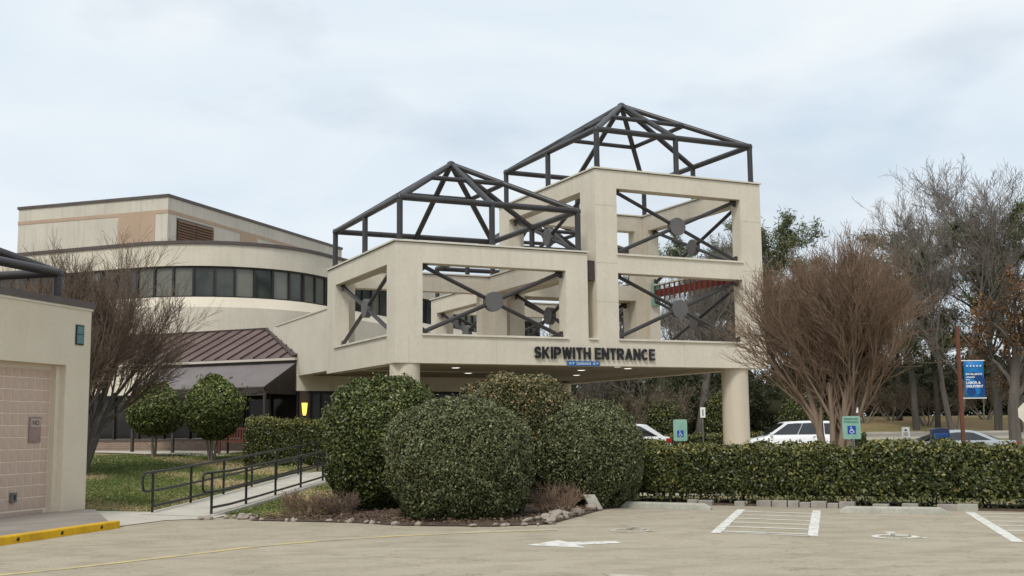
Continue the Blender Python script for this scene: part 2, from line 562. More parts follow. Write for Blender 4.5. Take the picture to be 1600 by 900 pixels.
def text_mesh(s, height, depth=0.0, offset=0.0, width=None):
    """letters from the built-in font, lying in local XY, lower-left at origin, scaled to a cap height (and total width)"""
    cu = bpy.data.curves.new('lettering', 'FONT')
    cu.body = s
    cu.size = 1.0
    cu.offset = offset
    cu.extrude = 0.0
    cu.resolution_u = 3
    ob = bpy.data.objects.new('lettering', cu)
    COL.objects.link(ob)
    dg = bpy.context.evaluated_depsgraph_get()
    me = bpy.data.meshes.new_from_object(ob.evaluated_get(dg))
    bpy.data.objects.remove(ob)
    co = np.empty(len(me.vertices) * 3)
    me.vertices.foreach_get('co', co)
    co = co.reshape(-1, 3)
    faces = [tuple(p.vertices) for p in me.polygons]
    lo, hi = co.min(0), co.max(0)
    sy = height / (hi[1] - lo[1])
    sx = sy if width is None else width / (hi[0] - lo[0])
    pts = [((p[0] - lo[0]) * sx, (p[1] - lo[1]) * sy) for p in co]
    w = (hi[0] - lo[0]) * sx
    if depth <= 0:
        return [(a, b, 0) for a, b in pts], faces, w
    n = len(pts)
    P = [(a, b, depth) for a, b in pts] + [(a, b, 0) for a, b in pts]
    cnt = {}
    for f in faces:
        for i in range(len(f)):
            e = (f[i], f[(i + 1) % len(f)])
            cnt[e] = 1
    Fs = list(faces) + [tuple(n + i for i in reversed(f)) for f in faces]
    for (a, b) in cnt:
        if (b, a) not in cnt:
            Fs.append((a, n + a, n + b, b))
    return P, Fs, w


def strips2d(segs, w):
    """flat polyline strips in 2D -> verts, quads"""
    P, F = [], []
    for (x0, y0), (x1, y1) in segs:
        dx, dy = x1 - x0, y1 - y0
        L = math.hypot(dx, dy) or 1
        nx, ny = -dy / L * w / 2, dx / L * w / 2
        b = len(P)
        P += [(x0 + nx, y0 + ny), (x0 - nx, y0 - ny), (x1 - nx, y1 - ny), (x1 + nx, y1 + ny)]
        F.append((b, b + 1, b + 2, b + 3))
    return P, F


def isa_symbol(w=0.085):
    """wheelchair user in the unit square"""
    segs = [((.42, .74), (.45, .42)), ((.43, .44), (.70, .44)), ((.70, .47), (.80, .17)), ((.78, .17), (.90, .21)), ((.43, .60), (.66, .60))]
    arc = [(.49 + .25 * math.cos(R(a)), .30 + .25 * math.sin(R(a))) for a in range(110, 341, 23)]
    segs += list(zip(arc[:-1], arc[1:]))
    P, F = strips2d(segs, w)
    b = len(P)
    P += [(.41 + .085 * math.cos(R(a)), .87 + .085 * math.sin(R(a))) for a in range(0, 360, 30)]
    F.append(tuple(range(b, b + 12)))
    return P, F

# ------------------------------------------------------------------ terrain


def sstep(a, b, x):
    t = np.clip((x - a) / (b - a), 0, 1)
    return t * t * (3 - 2 * t)


def TZ(x, y):
    x, y = np.asarray(x, float), np.asarray(y, float)
    t = np.clip(y - 22.5, 0, 18.9)
    zl = 0.032 * t + 0.0006 * t * t
    left = 1 - sstep(-4.3, -1.5, x + np.clip(y - 30, 0, 30) * 0.42)
    bank = np.interp(y, [58, 66, 68, 76, 78, 95, 120], [0, .55, .7, .95, 1.0, 2.2, 2.4]) * sstep(2, 9, x)
    dip = -0.10 * np.exp(-((x - 17.5) / 5) ** 2 - ((y - 47) / 6) ** 2)
    return zl * left + bank + dip


def tz(x, y):
    return float(TZ(x, y))


def sheet(name, xs, ys, dz, m, mask=None):
    X, Y_ = np.meshgrid(xs, ys)
    V = np.stack([X, Y_, TZ(X, Y_) + dz], -1).reshape(-1, 3)
    nx, ny = len(xs), len(ys)
    i, j = np.meshgrid(np.arange(nx - 1), np.arange(ny - 1))
    a = (j * nx + i).ravel()
    F = np.stack([a, a + 1, a + nx + 1, a + nx], -1)
    if mask is not None:
        c = V[F].mean(1)
        F = F[mask(c[:, 0], c[:, 1])]
    return fast(name, V, F, m, smooth=True)

# the ground: one sheet to the horizon
xs = np.unique(np.concatenate([[-900, -400, -200, -110, -80, -60], np.arange(-45, 46, 1.0), [60, 80, 110, 200, 400, 900]]))
ys = np.unique(np.concatenate([[-60, -20, 0, 10], np.arange(16, 64, 0.75), np.arange(64, 125, 1.5), [140, 200, 400, 900, 1800]]))
ground = struct(sheet('ground', xs, ys, 0.0, 'lawn'))
road = struct(sheet('road', np.arange(5, 140, 5.0), np.array([68.2, 70, 72, 74, 75.8]), 0.012, 'concrete_dark'))
for yy in (67.9, 76.0):
    b = MB()
    for k in range(27):
        x0 = 5 + k * 5.0
        b.box(x0, x0 + 4.99, yy, yy + 0.3, tz(x0 + 2.5, yy) - 0.1, tz(x0 + 2.5, yy) + 0.13)
    b.build('kerb', 'concrete', road)
bank_sheet = struct(sheet('grass_bank', np.arange(4, 150, 2.0), np.arange(76.4, 122, 1.5), 0.01, 'bank'))
drive = struct(sheet('driveway', np.unique(np.concatenate([np.arange(-0.5, 10, 0.75), np.arange(10, 60, 2.0)])), np.arange(26.2, 58, 1.0), 0.012, 'asphalt'))

# parking lot: flat asphalt polygon in front
lot_poly = [(-9.5, -12), (40, -12), (40, 5.3), (13.4, 18.35), (9.0, 20.52), (2.35, 23.78), (1.2, 22.3), (0.2, 19.4), (-0.3, 19.1), (-1.6, 19.4),
            (-2.5, 20.0), (-4.4, 20.6), (-5.2, 21.0), (-5.95, 21.3), (-6.9, 21.6), (-6.45, 19.3), (-7.25, 16.3), (-9.5, 8.0)]
b = MB()
n = len(lot_poly)
b.add([(x, y, 0.006) for x, y in lot_poly], [tuple(range(n))])
lot = struct(b.build('parking_lot', 'asphalt'))

# ------------------------------------------------------------------ painted markings on the lot
ZP = 0.0105


def flatpoly(name, pts, m, z=ZP):
    b = MB()
    b.add([(x, y, z) for x, y in pts], [tuple(range(len(pts)))])
    return b.build(name, m, lot)


def line(name, p, q, w, m, z=ZP):
    (x0, y0), (x1, y1) = p, q
    L = math.hypot(x1 - x0, y1 - y0)
    nx, ny = -(y1 - y0) / L * w / 2, (x1 - x0) / L * w / 2
    k = max(1, int(L / 0.5))
    rr = random.Random(int(x0 * 100 + y0 * 7))
    P, F = [], []
    for i in range(k + 1):
        t = i / k
        j = 1 + rr.uniform(-.06, .06)
        P += [(x0 + (x1 - x0) * t + nx * j, y0 + (y1 - y0) * t + ny * j, z), (x0 + (x1 - x0) * t - nx * j, y0 + (y1 - y0) * t - ny * j, z)]
    for i in range(k):
        F.append((2 * i, 2 * i + 1, 2 * i + 3, 2 * i + 2))
    b = MB()
    b.add(P, F)
    return b.build(name, m, lot)

A1, A2, A3, A4 = (4.23, 21.75), (2.92, 17.03), (5.51, 21.30), (4.17, 16.40)
line('parking_line', A1, A2, 0.15, 'paint_white')
line('parking_line', A3, A4, 0.15, 'paint_white')
for k in range(6):
    t0, t1 = 0.10 + k * 0.167, 0.0 + 0.145 + k * 0.157
    p = (A1[0] + (A2[0] - A1[0]) * t0 + .07, A1[1] + (A2[1] - A1[1]) * t0)
    q = (A3[0] + (A4[0] - A3[0]) * t1 - .07, A3[1] + (A4[1] - A3[1]) * t1)
    line('hatch_line', p, q, 0.12, 'paint_thin')
line('hatch_line', (A2[0] + .3, A2[1] + .0), (A4[0] - .02, A4[1] + .04), 0.06, 'paint_thin')
S1, S2 = (8.0, 20.55), (6.58, 15.33)
line('parking_line', S1, S2, 0.16, 'paint_white')
for k in range(5):
    t = 0.06 + k * 0.155
    p = (S1[0] + (S2[0] - S1[0]) * t + .1, S1[1] + (S2[1] - S1[1]) * t)
    line('hatch_line', p, (p[0] + 1.35, p[1] - 0.42), 0.12, 'paint_thin')
# yellow guide line sweeping in front of the bed
yl = [(-6.2, 12.3), (-5.15, 13.42), (-4.3, 14.55), (-3.5, 15.7), (-2.75, 16.45), (-1.75, 17.05), (-0.6, 17.5), (0.64, 17.81)]
for a, c in zip(yl[:-1], yl[1:]):
    line('guide_line', a, c, 0.13, 'paint_yellow')
line('guide_line', (-0.9, 17.52), (0.66, 17.95), 0.05, 'paint_thin')
# arrow
flatpoly('direction_arrow', [(0.16, 15.55), (0.60, 16.2), (0.72, 15.93), (1.38, 15.98), (1.44, 15.72), (0.82, 15.52), (0.93, 15.15)], 'paint_white')
flatpoly('direction_arrow', [(0.93, 12.55), (1.45, 12.2), (2.6, 11.9), (2.5, 11.6), (1.0, 12.2)], 'paint_worn')


def floor_isa(cx, cy, ang, sx, sy, m):
    P, F = isa_symbol(0.10)
    fr = frame(cx, cy, ang)
    b = MB(fr)
    b.add([((x - .5) * sx, (y - .5) * sy, ZP) for x, y in P], F)
    return b.build('wheelchair_symbol', m, lot)
floor_isa(1.82, 17.85, R(-20), 1.05, 1.1, 'paint_worn')
floor_isa(5.35, 16.45, R(-20), 1.05, 1.1, 'paint_thin')
# ------------------------------------------------------------------ canopy structure (porte cochere)
YAW = R(25.379)
OX, OY = -3.2716, 32.0
FC = frame(OX, OY, YAW)
canopy = thing('entrance_canopy', 'large beige concrete entrance canopy of open square frames with dark steel pyramid tubes', 'canopy', (OX, OY, 0), YAW)
ZB, ZS, ZOT, ZLT, ZTT, ZU1, ZU0, ZL1 = 3.40, 4.18, 6.25, 6.81, 9.47, 8.92, 6.82, 6.27
TH = 0.46


def ring_caps(u0, u1, v0, v1, z, name='coping'):
    b = MB(FC)
    e, t, h = 0.05, TH + 0.05, 0.07
    for (a0, a1, c0, c1) in ((u0 - e, u1 + e, v0 - e, v0 + t), (u0 - e, u1 + e, v1 - t, v1 + e), (u0 - e, u0 + t, v0 + t, v1 - t), (u1 - t, u1 + e, v0 + t, v1 - t)):
        b.box(a0, a1, c0, c1, z + 0.025, z + h)
    b.build(name, 'cap', canopy)
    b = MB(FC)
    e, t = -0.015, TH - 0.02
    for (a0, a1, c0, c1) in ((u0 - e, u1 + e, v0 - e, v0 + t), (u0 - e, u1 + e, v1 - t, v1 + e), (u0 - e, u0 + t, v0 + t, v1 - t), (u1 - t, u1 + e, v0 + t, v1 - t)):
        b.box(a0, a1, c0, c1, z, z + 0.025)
    b.build('painted_undershadow', 'cap_painted_shadow', canopy)  # dark strip painted in as the shadow under the coping


def brace(axis, pos, a0, a1, z0, z1):
    """X of four tubes meeting at a disc in the opening a0..a1 x z0..z1; axis 'u': opening runs along u in plane v=pos"""
    P = (lambda a, z, o=0.0: (a, pos + o, z)) if axis == 'u' else (lambda a, z, o=0.0: (pos + o, a, z))
    ca, cz = (a0 + a1) / 2, (z0 + z1) / 2
    for (a, z) in ((a0 + .04, z0 + .04), (a1 - .04, z0 + .04), (a0 + .04, z1 - .04), (a1 - .04, z1 - .04)):
        MB(FC).tube(P(a, z), P(ca, cz), 0.062, n=8).build('brace', 'steel', canopy, True)
        sa, sz = (1 if a < ca else -1), (1 if z < cz else -1)
        g_ = MB(FC)
        g_.loft([[P(a - sa * .035, z - sz * .035, o_), P(a + sa * .20, z - sz * .035, o_), P(a + sa * .20, z + sz * .06, o_), P(a + sa * .06, z + sz * .16, o_), P(a - sa * .035, z + sz * .16, o_)] for o_ in (-.012, .012)])
        g_.build('gusset_plate', 'steel', canopy)
    b = MB(FC)
    n = 28
    rings = []
    for o in (-0.085, 0.085):
        rings.append([P(ca + .29 * math.cos(2 * math.pi * i / n), cz + .29 * math.sin(2 * math.pi * i / n), o) for i in range(n)])
    b.loft(rings)
    b.build('brace_disc', 'disc', canopy, True)


def block(u0, u1, v0, v1, tiers, top, pr=(.815, .75), pl=(.726, .925), back=True, right=True, open_right=False):
    """open square frame: four L shaped corner piers, beams above each tier of openings"""
    ulo, uhi = u0 + pr[0], u1 - pr[1]
    vlo, vhi = v0 + pl[0], v1 - pl[1]
    t = TH
    z0 = tiers[0][0]
    for poly in ([(u0, v0), (ulo, v0), (ulo, v0 + t), (u0 + t, v0 + t), (u0 + t, vlo), (u0, vlo)],
                 [(uhi, v0), (u1, v0), (u1, vlo), (u1 - t, vlo), (u1 - t, v0 + t), (uhi, v0 + t)],
                 [(u1, vhi), (u1, v1), (uhi, v1), (uhi, v1 - t), (u1 - t, v1 - t), (u1 - t, vhi)],
                 [(u0, vhi), (u0 + t, vhi), (u0 + t, v1 - t), (ulo, v1 - t), (ulo, v1), (u0, v1)]):
        MB(FC).prism(poly, z0, top).build('pier', 'stucco', canopy)
    for k, (za, zb) in enumerate(tiers):
        zt = tiers[k + 1][0] if k + 1 < len(tiers) else top
        for (a0, a1, c0, c1) in ((ulo, uhi, v0, v0 + t), (ulo, uhi, v1 - t, v1), (u0, u0 + t, vlo, vhi), (u1 - t, u1, vlo, vhi)):
            if open_right and k == 0 and a1 == u1 and a0 > ulo:
                continue
            MB(FC).box(a0, a1, c0, c1, zb, zt).build('beam', 'stucco', canopy)
        # projecting sills
        s = 0.05
        MB(FC).box(ulo - .03, uhi + .05, v0 - s, v0 + t, za, za + .055).build('sill', 'cap', canopy)
        MB(FC).box(u0 - s, u0 + t, vlo - .03, vhi + .05, za, za + .055).build('sill', 'cap', canopy)
        brace('u', v0 + t / 2, ulo, uhi, za + .05, zb)
        if back:
            brace('u', v1 - t / 2, ulo, uhi, za + .05, zb)
        brace('v', u0 + t / 2, vlo, vhi, za + .05, zb)
        if right:
            brace('v', u1 - t / 2, vlo, vhi, za + .05, zb)
    ring_caps(u0, u1, v0, v1, top)


def truss(fr, parent, u0, u1, v0, v1, ztop, zrim, zapex, frac, r=0.095, inset=0.2, apex=None):
    a0, a1, b0, b1 = u0 + inset, u1 - inset, v0 + inset, v1 - inset
    am, bmid = (a0 + a1) / 2, (b0 + b1) / 2
    ap = (apex or (am, bmid)) + (zapex,)
    pts = [(a0, b0), (am, b0), (a1, b0), (a1, bmid), (a1, b1), (am, b1), (a0, b1), (a0, bmid)]
    ringp = []
    for (x, y) in pts:
        MB(fr).tube((x, y, ztop + .02), (x, y, zrim), r * .93, n=12).build('truss_post', 'steel', parent, True)
        MB(fr).lathe((x, y, ztop + .002), [(r * 1.7, 0), (r * 1.7, .025), (r * 1.05, .03), (r * 1.05, .09)], 12).build('base_plate', 'steel', parent, True)
        MB(fr).tube((x, y, zrim), ap, r * .95, n=12).build('hip_tube', 'steel', parent, True)
        ringp.append((x + (ap[0] - x) * frac, y + (ap[1] - y) * frac, zrim + (zapex - zrim) * frac))
    for k in range(8):
        x, y = pts[k]
        x2, y2 = pts[(k + 1) % 8]
        MB(fr).tube((x, y, zrim), (x2, y2, zrim), r, n=12).build('rim_tube', 'steel', parent, True)
        MB(fr).tube(ringp[k], ringp[(k + 1) % 8], r * .8, n=12).build('ring_tube', 'steel', parent, True)
    for (x, y) in (pts[0], pts[2], pts[4], pts[6]):
        MB(fr).lathe((x, y, zrim - r), [(r * .6, 0), (r * 1.08, r * .5), (r * 1.08, r * 1.4), (r * .6, r * 2)], 12).build('joint_cap', 'steel', parent, True)
    MB(fr).lathe((ap[0], ap[1], zapex - .14), [(.1, 0), (.15, .08), (.13, .2), (.05, .25)], 12).build('apex_cap', 'steel', parent, True)

VA = 6.725
block(0, 6.165, 0, VA, [(ZS, ZOT)], ZLT, back=False, right=False)
block(6.48, 12.74, 0, 7.05, [(ZS, ZL1), (ZU0, ZU1)], ZTT, (.76, .82), (.96, .82), open_right=True, back=False)
block(6.48, 12.74, 7.12, 13.85, [(ZS, ZOT)], ZLT, (.8, .8), (.85, .6))
truss(FC, canopy, 0, 6.165, 0, VA, ZLT + .05, 8.14, 10.02, 0.57)
truss(FC, canopy, 6.48, 12.74, 0, 7.05, ZTT + .05, 10.80, 12.74, 0.5)
truss(FC, canopy, 6.48, 12.74, 7.12, 13.85, ZLT + .05, 8.14, 10.02, 0.55)
# base girder
G = lambda a0, a1, c0, c1, z0=ZB, z1=ZS: MB(FC).box(a0, a1, c0, c1, z0, z1).build('girder', 'stucco', canopy)
G(0, 12.80, 0, TH)
G(0, TH, TH, VA)
G(12.80 - TH, 12.80, TH, 13.85)
G(TH, 6.48, VA - TH, VA, ZB + .1)
G(6.48, 12.80 - TH, 13.85 - TH, 13.85, ZB + .1)
MB(FC).box(6.17, 6.475, -.05, TH, ZS, ZS + .055).build('sill', 'cap', canopy)
# soffit: panels between shallow beams
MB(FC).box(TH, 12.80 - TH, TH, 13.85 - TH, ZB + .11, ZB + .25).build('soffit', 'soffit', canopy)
for k, (uu, vv) in enumerate(((0.45, 0.45), (11.85, 0.50), (12.2, 13.3))):
    MB(FC).lathe((uu, vv, 0), [(.43, -.2), (.43, ZB + .02)], 32).build('column', 'column', canopy, True)
for (uu, vv) in ((1.9, 1.6), (3.4, 3.8), (5.0, 1.4), (8.2, 4.2), (8.3, 1.9), (9.2, 2.8), (5.2, 7.0), (9.8, 7.5), (2.6, 7.2)):
    b = MB(FC)
    b.lathe((uu, vv, ZB + .085), [(.0, 0), (.12, 0), (.12, .02), (0, .02)], 16)
    lt = b.build('downlight', 'downlight_lit', canopy)
    b = MB(FC)
    b.lathe((uu, vv, ZB + .09), [(.13, 0), (.17, 0), (.17, .02), (.13, .02)], 16)
    b.build('trim_ring', 'white', lt)
# rain box on the side of the tall frame
MB(FC).box(6.25, 6.478, 0.10, 0.42, 6.02, 6.62).build('junction_box', 'bronze', canopy)
mat('stucco_joint', (0.50, 0.45, 0.365), None, 0.95)
for (a0, a1, z_) in ((6.481, 7.238, 8.35), (6.481, 7.238, 6.55), (6.481, 7.238, 5.35), (11.92, 12.738, 8.2), (11.92, 12.738, 6.55), (11.92, 12.738, 5.3)):
    MB(FC).box(a0, a1, -.003, .01, z_, z_ + .014).build('control_joint', 'stucco_joint', canopy)
for a0 in (0.4, 3.1, 6.33, 9.6):
    MB(FC).box(a0, a0 + .012, -.003, .01, 3.405, 4.178).build('control_joint', 'stucco_joint', canopy)
for (b0, z0, z1) in ((.72, 3.405, 4.178), (5.8, 3.405, 4.178), (3.3, 6.255, 6.80)):
    MB(FC).box(-.003, .01, b0, b0 + .012, z0, z1).build('control_joint', 'stucco_joint', canopy)
# letters
sign = thing('entrance_lettering', 'black raised letters reading SKIPWITH ENTRANCE on the canopy front girder', 'sign', FC(4.31, 0, 3.585), YAW)
ARC = lambda cx, cy, rx, ry, a0, a1, n=8: [(cx + rx * math.cos(R(a0 + (a1 - a0) * i / n)), cy + ry * math.sin(R(a0 + (a1 - a0) * i / n))) for i in range(n + 1)]
SWD = .185          # stroke width; every glyph is 1 high
hs = SWD / 2
GLYPH = {
    'I': (.205, [[(hs, 0), (hs, 1)]]),
    'K': (.74, [[(hs, 0), (hs, 1)], [(.16, .42), (.62, 1)], [(.28, .58), (.64, 0)]]),
    'P': (.68, [[(hs, 0), (hs, 1)], [(.1, .9), (.36, .9)] + ARC(.36, .665, .225, .235, 90, -90) + [(.1, .43)]]),
    'W': (.98, [[(.09, 1), (.27, 0)], [(.27, 0), (.49, .98)], [(.49, .98), (.71, 0)], [(.71, 0), (.89, 1)]]),
    'T': (.64, [[(0, .9), (.64, .9)], [(.32, .82), (.32, 0)]]),
    'H': (.70, [[(hs, 0), (hs, 1)], [(.70 - hs, 0), (.70 - hs, 1)], [(.16, .52), (.54, .52)]]),
    'E': (.60, [[(hs, 0), (hs, 1)], [(.16, .9), (.60, .9)], [(.16, .51), (.56, .51)], [(.16, .1), (.60, .1)]]),
    'N': (.72, [[(hs, 0), (hs, 1)], [(.72 - hs, 0), (.72 - hs, 1)], [(.12, .95), (.60, .05)]]),
    'R': (.72, [[(hs, 0), (hs, 1)], [(.1, .9), (.38, .9)] + ARC(.38, .68, .22, .22, 90, -90) + [(.1, .46)], [(.36, .46), (.62, 0)]]),
    'A': (.78, [[(.09, 0), (.39, .98)], [(.39, .98), (.69, 0)], [(.22, .28), (.56, .28)]]),
    'C': (.72, [ARC(.37, .5, .27, .40, 50, 310, 14)]),
    'S': (.66, [ARC(.33, .70, .225, .20, 15, 250, 9) + ARC(.33, .30, .235, .20, 70, -165, 9)]),
}
word = 'SKIPWITH ENTRANCE'
HT, TR = .355, .115
tot = sum(GLYPH[c_][0] + TR if c_ != ' ' else .34 for c_ in word) - TR
KX = 4.16 / tot
xx = 0.0
for ch in word:
    if ch == ' ':
        xx += .34
        continue
    gw, strokes = GLYPH[ch]
    b = MB(FC)
    dk = 0
    for st_ in strokes:
        for q0, q1 in zip(st_[:-1], st_[1:]):
            dx, dy = q1[0] - q0[0], q1[1] - q0[1]
            L = math.hypot(dx, dy)
            if L < 1e-6:
                continue
            ex = .035 if len(st_) > 2 else 0
            dx, dy = dx / L, dy / L
            q0_, q1_ = (q0[0] - dx * ex, q0[1] - dy * ex), (q1[0] + dx * ex, q1[1] + dy * ex)
            nx, ny = -dy * hs, dx * hs
            c4 = [(q0_[0] + nx, q0_[1] + ny), (q0_[0] - nx, q0_[1] - ny), (q1_[0] - nx, q1_[1] - ny), (q1_[0] + nx, q1_[1] + ny)]
            c4 = [(4.31 + (xx + x_) * KX, 3.585 + min(max(z_, 0), 1) * HT) for x_, z_ in c4]
            dk += 1
            y0_, y1_ = -.065 - dk * .0007, -.02 - dk * .0003
            b.add([(x_, y0_, z_) for x_, z_ in c4] + [(x_, y1_, z_) for x_, z_ in c4], [(0, 1, 2, 3), (7, 6, 5, 4), (0, 4, 5, 1), (1, 5, 6, 2), (2, 6, 7, 3), (3, 7, 4, 0)])
    b.build('letter', 'black_letter', sign)
    xx += gw + TR
clr = thing('clearance_sign', 'small blue clearance height sign with white lettering under the entrance letters', 'sign', FC(5.41, 0, 3.40), YAW)
MB(FC).box(5.41, 6.505, -.05, -.003, 3.385, 3.525).build('panel', 'blue', clr)
P, F, w = text_mesh('10\' 9"  CLEARANCE  10\' 9"', 0.075, 0, 0.012, 1.0)
b = MB(FC)
b.add([(5.457 + x, -.053, 3.418 + y) for x, y, z in P], F)
b.build('lettering', 'white', clr)
# red sign on the far side of the tall frame, seen from behind
rs = thing('red_sign_panel', 'red ribbed sign panel on the side of the tall canopy frame, seen from behind', 'sign', FC(12.8, 1.8, 6.2), YAW)
MB(FC).box(12.46, 12.54, .98, 6.20, 6.36, 6.64).build('panel', 'red_sign', rs)
for k in range(16):
    v_ = 1.12 + k * .33
    MB(FC).box(12.40, 12.455, v_ - .022, v_ + .022, 6.18, 6.80).build('rib', 'rib', rs)
MB(FC).box(12.39, 12.62, .97, 6.21, 6.801, 6.84).build('rail', 'cap', rs)
MB(FC).box(12.36, 12.66, 6.08, 6.225, 6.05, 6.9).build('end_cap', 'sign_green', rs)

# ------------------------------------------------------------------ hospital building behind
bld = thing('hospital_building', 'beige hospital building with curved window band, metal roof and rooftop penthouse', 'building', (-7.72, 41.37, 0.75), 0)
# bridge wall linking canopy to building
MB(FC).box(0.0, TH, VA + .001, 14.2, 3.50, 5.55).build('bridge_wall', 'stucco', bld)
MB(FC).box(-.03, TH + .03, VA + .01, 13.7, 5.552, 5.60).build('coping', 'cap', bld)
FA = R(-25.3)
FF = frame(-7.72, 41.37, FA)      # facade frame: a along the wall, b into the building
SL = -15.0
MB(FF).box(SL, -0.02, 0.0, 0.3, 2.97, 4.06).build('wall', 'stucco', bld)
MB(FF).box(SL, -0.02, -0.18, 0.3, 4.062, 4.15).build('gutter', 'gutter', bld)
# standing seam roof
pitch = (5.55 - 4.16) / 3.15
cut = 0.634 / 0.773


def roof_b(s):
    return min(3.0, -s * cut)
roofp = MB(FF).add([(SL, -.12, 4.152), (-.25, -.12, 4.152), (-3.75, 3.05, 5.53), (SL, 3.05, 5.53)], [(0, 1, 2, 3)]).build('roof', 'roof_seam', bld)
ns = 25
for k in range(ns):
    s0, s1 = SL + k * (-SL - .1) / ns, SL + (k + 1) * (-SL - .1) / ns
    e0, e1 = roof_b(s0), max(roof_b(s1), .02)
    zz = lambda bb: 4.17 + (bb + .15) * pitch
    MB(FF).add([(s0 + .02, -.16, zz(-.16)), (s1 - .02, -.16, zz(-.16)), (s1 - .02, e1, zz(e1)), (s0 + .02, e0, zz(e0))], [(0, 1, 2, 3)]).build('roof_panel', 'metal_roof', roofp)
    MB(FF).add([(s1 - .018, -.16, zz(-.16)), (s1 + .018, -.16, zz(-.16)), (s1 + .018, e1, zz(e1)), (s1 - .018, e1, zz(e1)),
                (s1 - .012, -.16, zz(-.16) + .05), (s1 + .012, -.16, zz(-.16) + .05), (s1 + .012, e1, zz(e1) + .05), (s1 - .012, e1, zz(e1) + .05)],
               [(4, 5, 6, 7), (0, 1, 5, 4), (1, 2, 6, 5), (3, 0, 4, 7)]).build('seam', 'roof_seam', roofp)
MB(FF).tube((-.05, -.18, 4.19), (-3.72, 3.0, 5.58), .06, n=6).build('hip_flashing', 'bronze', bld)
MB(FF).box(SL, -3.7, 3.0, 3.12, 5.5, 5.63).build('ridge_flashing', 'bronze', bld)
# ground floor: brick base, glazing
MB(FF).box(SL, -0.05, 0.02, 0.28, 0.4, 1.22).build('brick_base', 'brick_wall', bld)
MB(FF).box(SL, -0.05, -0.03, 0.3, 1.222, 1.28).build('window_sill', 'coping_dark', bld)
k = 0
s = SL
while s < -0.2:
    s1 = min(s + 1.25, -0.06)
    pn = MB(FF).box(s + .04, s1 - .04, 0.14, 0.16, 1.30, 2.93).build('window_pane', 'dark_glass', bld)
    MB(FF).box(s1 - .04, s1 + .04, 0.06, 0.2, 1.28, 2.968).build('mullion', 'window_frame', bld)
    s = s1
MB(FF).box(SL, -.05, 0.07, 0.2, 2.90, 2.968).build('window_head', 'window_frame', bld)
# entrance wall below the canopy, parallel to the canopy front
MB(FC).box(TH + .02, 8.2, 10.37, 10.6, 2.96, 3.50).build('entrance_header', 'stucco_light', bld)
MB(FC).box(-.05, TH + .01, 10.32, 10.6, 2.96, 3.498).build('entrance_header', 'stucco_light', bld)
MB(FC).box(0, 6.4, 10.42, 10.55, 2.86, 2.958).build('window_head', 'window_frame', bld)
uu = 0.0
for wd in (.55, .35, 1.0, 1.0, .5, 1.0, 1.0, 1.0):
    MB(FC).box(uu + .035, uu + wd - .035, 10.47, 10.49, 0.5, 2.86).build('glass_door', 'dark_glass', bld)
    MB(FC).box(uu + wd - .035, uu + wd + .035, 10.42, 10.55, 0.5, 2.86).build('mullion', 'window_frame', bld)
    MB(FC).box(uu + .035, uu + wd - .035, 10.44, 10.5, 1.62, 1.68).build('door_bar', 'post_gray', bld)
    uu += wd
MB(FC).box(.06, .36, 10.2, 10.42, 0.4, 2.955).build('pillar', 'bronze', bld)
MB(FC).box(0, 8.2, 10.56, 10.8, 0.3, 0.52).build('threshold', 'concrete', bld)
# wall further back under the canopy
MB(FC).box(5.0, 9.9, 16.5, 16.8, 0.0, 4.1).build('rear_wall', 'stucco_light', bld)
for k in range(5):
    MB(FC).box(5.3 + k * .92, 5.3 + k * .92 + .07, 16.43, 16.498, 0.0, 4.0).build('pilaster', 'stucco_light', bld)
# upper storey with rounded corner
TB = R(22.5)
wv = np.array([math.cos(TB), -math.sin(TB)])
nv = np.array([math.sin(TB), math.cos(TB)])
CORNER = np.array([-11.76, 49.94])
RAD = 5.8
cen = CORNER - wv * RAD + nv * RAD


def wallpath(off, step=0.92):
    """points (x,y) and outward normal along the facade, left to right; off pushes outward"""
    pts = []
    L1 = 15.0
    n1_ = int(L1 / step)
    for i in range(n1_):
        p = CORNER - wv * (RAD + L1 - i * step)
        pts.append((p - nv * off, -nv))
    na = 10
    for i in range(na + 1):
        a = i / na * math.pi / 2
        d = -nv * math.cos(a) + wv * math.sin(a)
        pts.append((cen + d * (RAD + off), d))
    for i in range(1, 34):
        p = CORNER + nv * (RAD + i * step)
        pts.append((p + wv * off, wv))
    return pts


def band(name, z0, z1, o0, o1, m, thick=0.3, smooth=True):
    fa, fb, fi = wallpath(o0), wallpath(o1), wallpath(min(o0, o1) - thick)
    b = MB()
    P, F = [], []
    for i in range(len(fa)):
        P += [(*fa[i][0], z0), (*fb[i][0], z1), (*fi[i][0], z1), (*fi[i][0], z0)]
    for i in range(len(fa) - 1):
        for k in range(4):
            F.append((4 * i + k, 4 * i + (k + 1) % 4, 4 * i + 4 + (k + 1) % 4, 4 * i + 4 + k))
    b.add(P, [tuple(reversed(f)) for f in F])
    return b.build(name, m, bld, smooth)

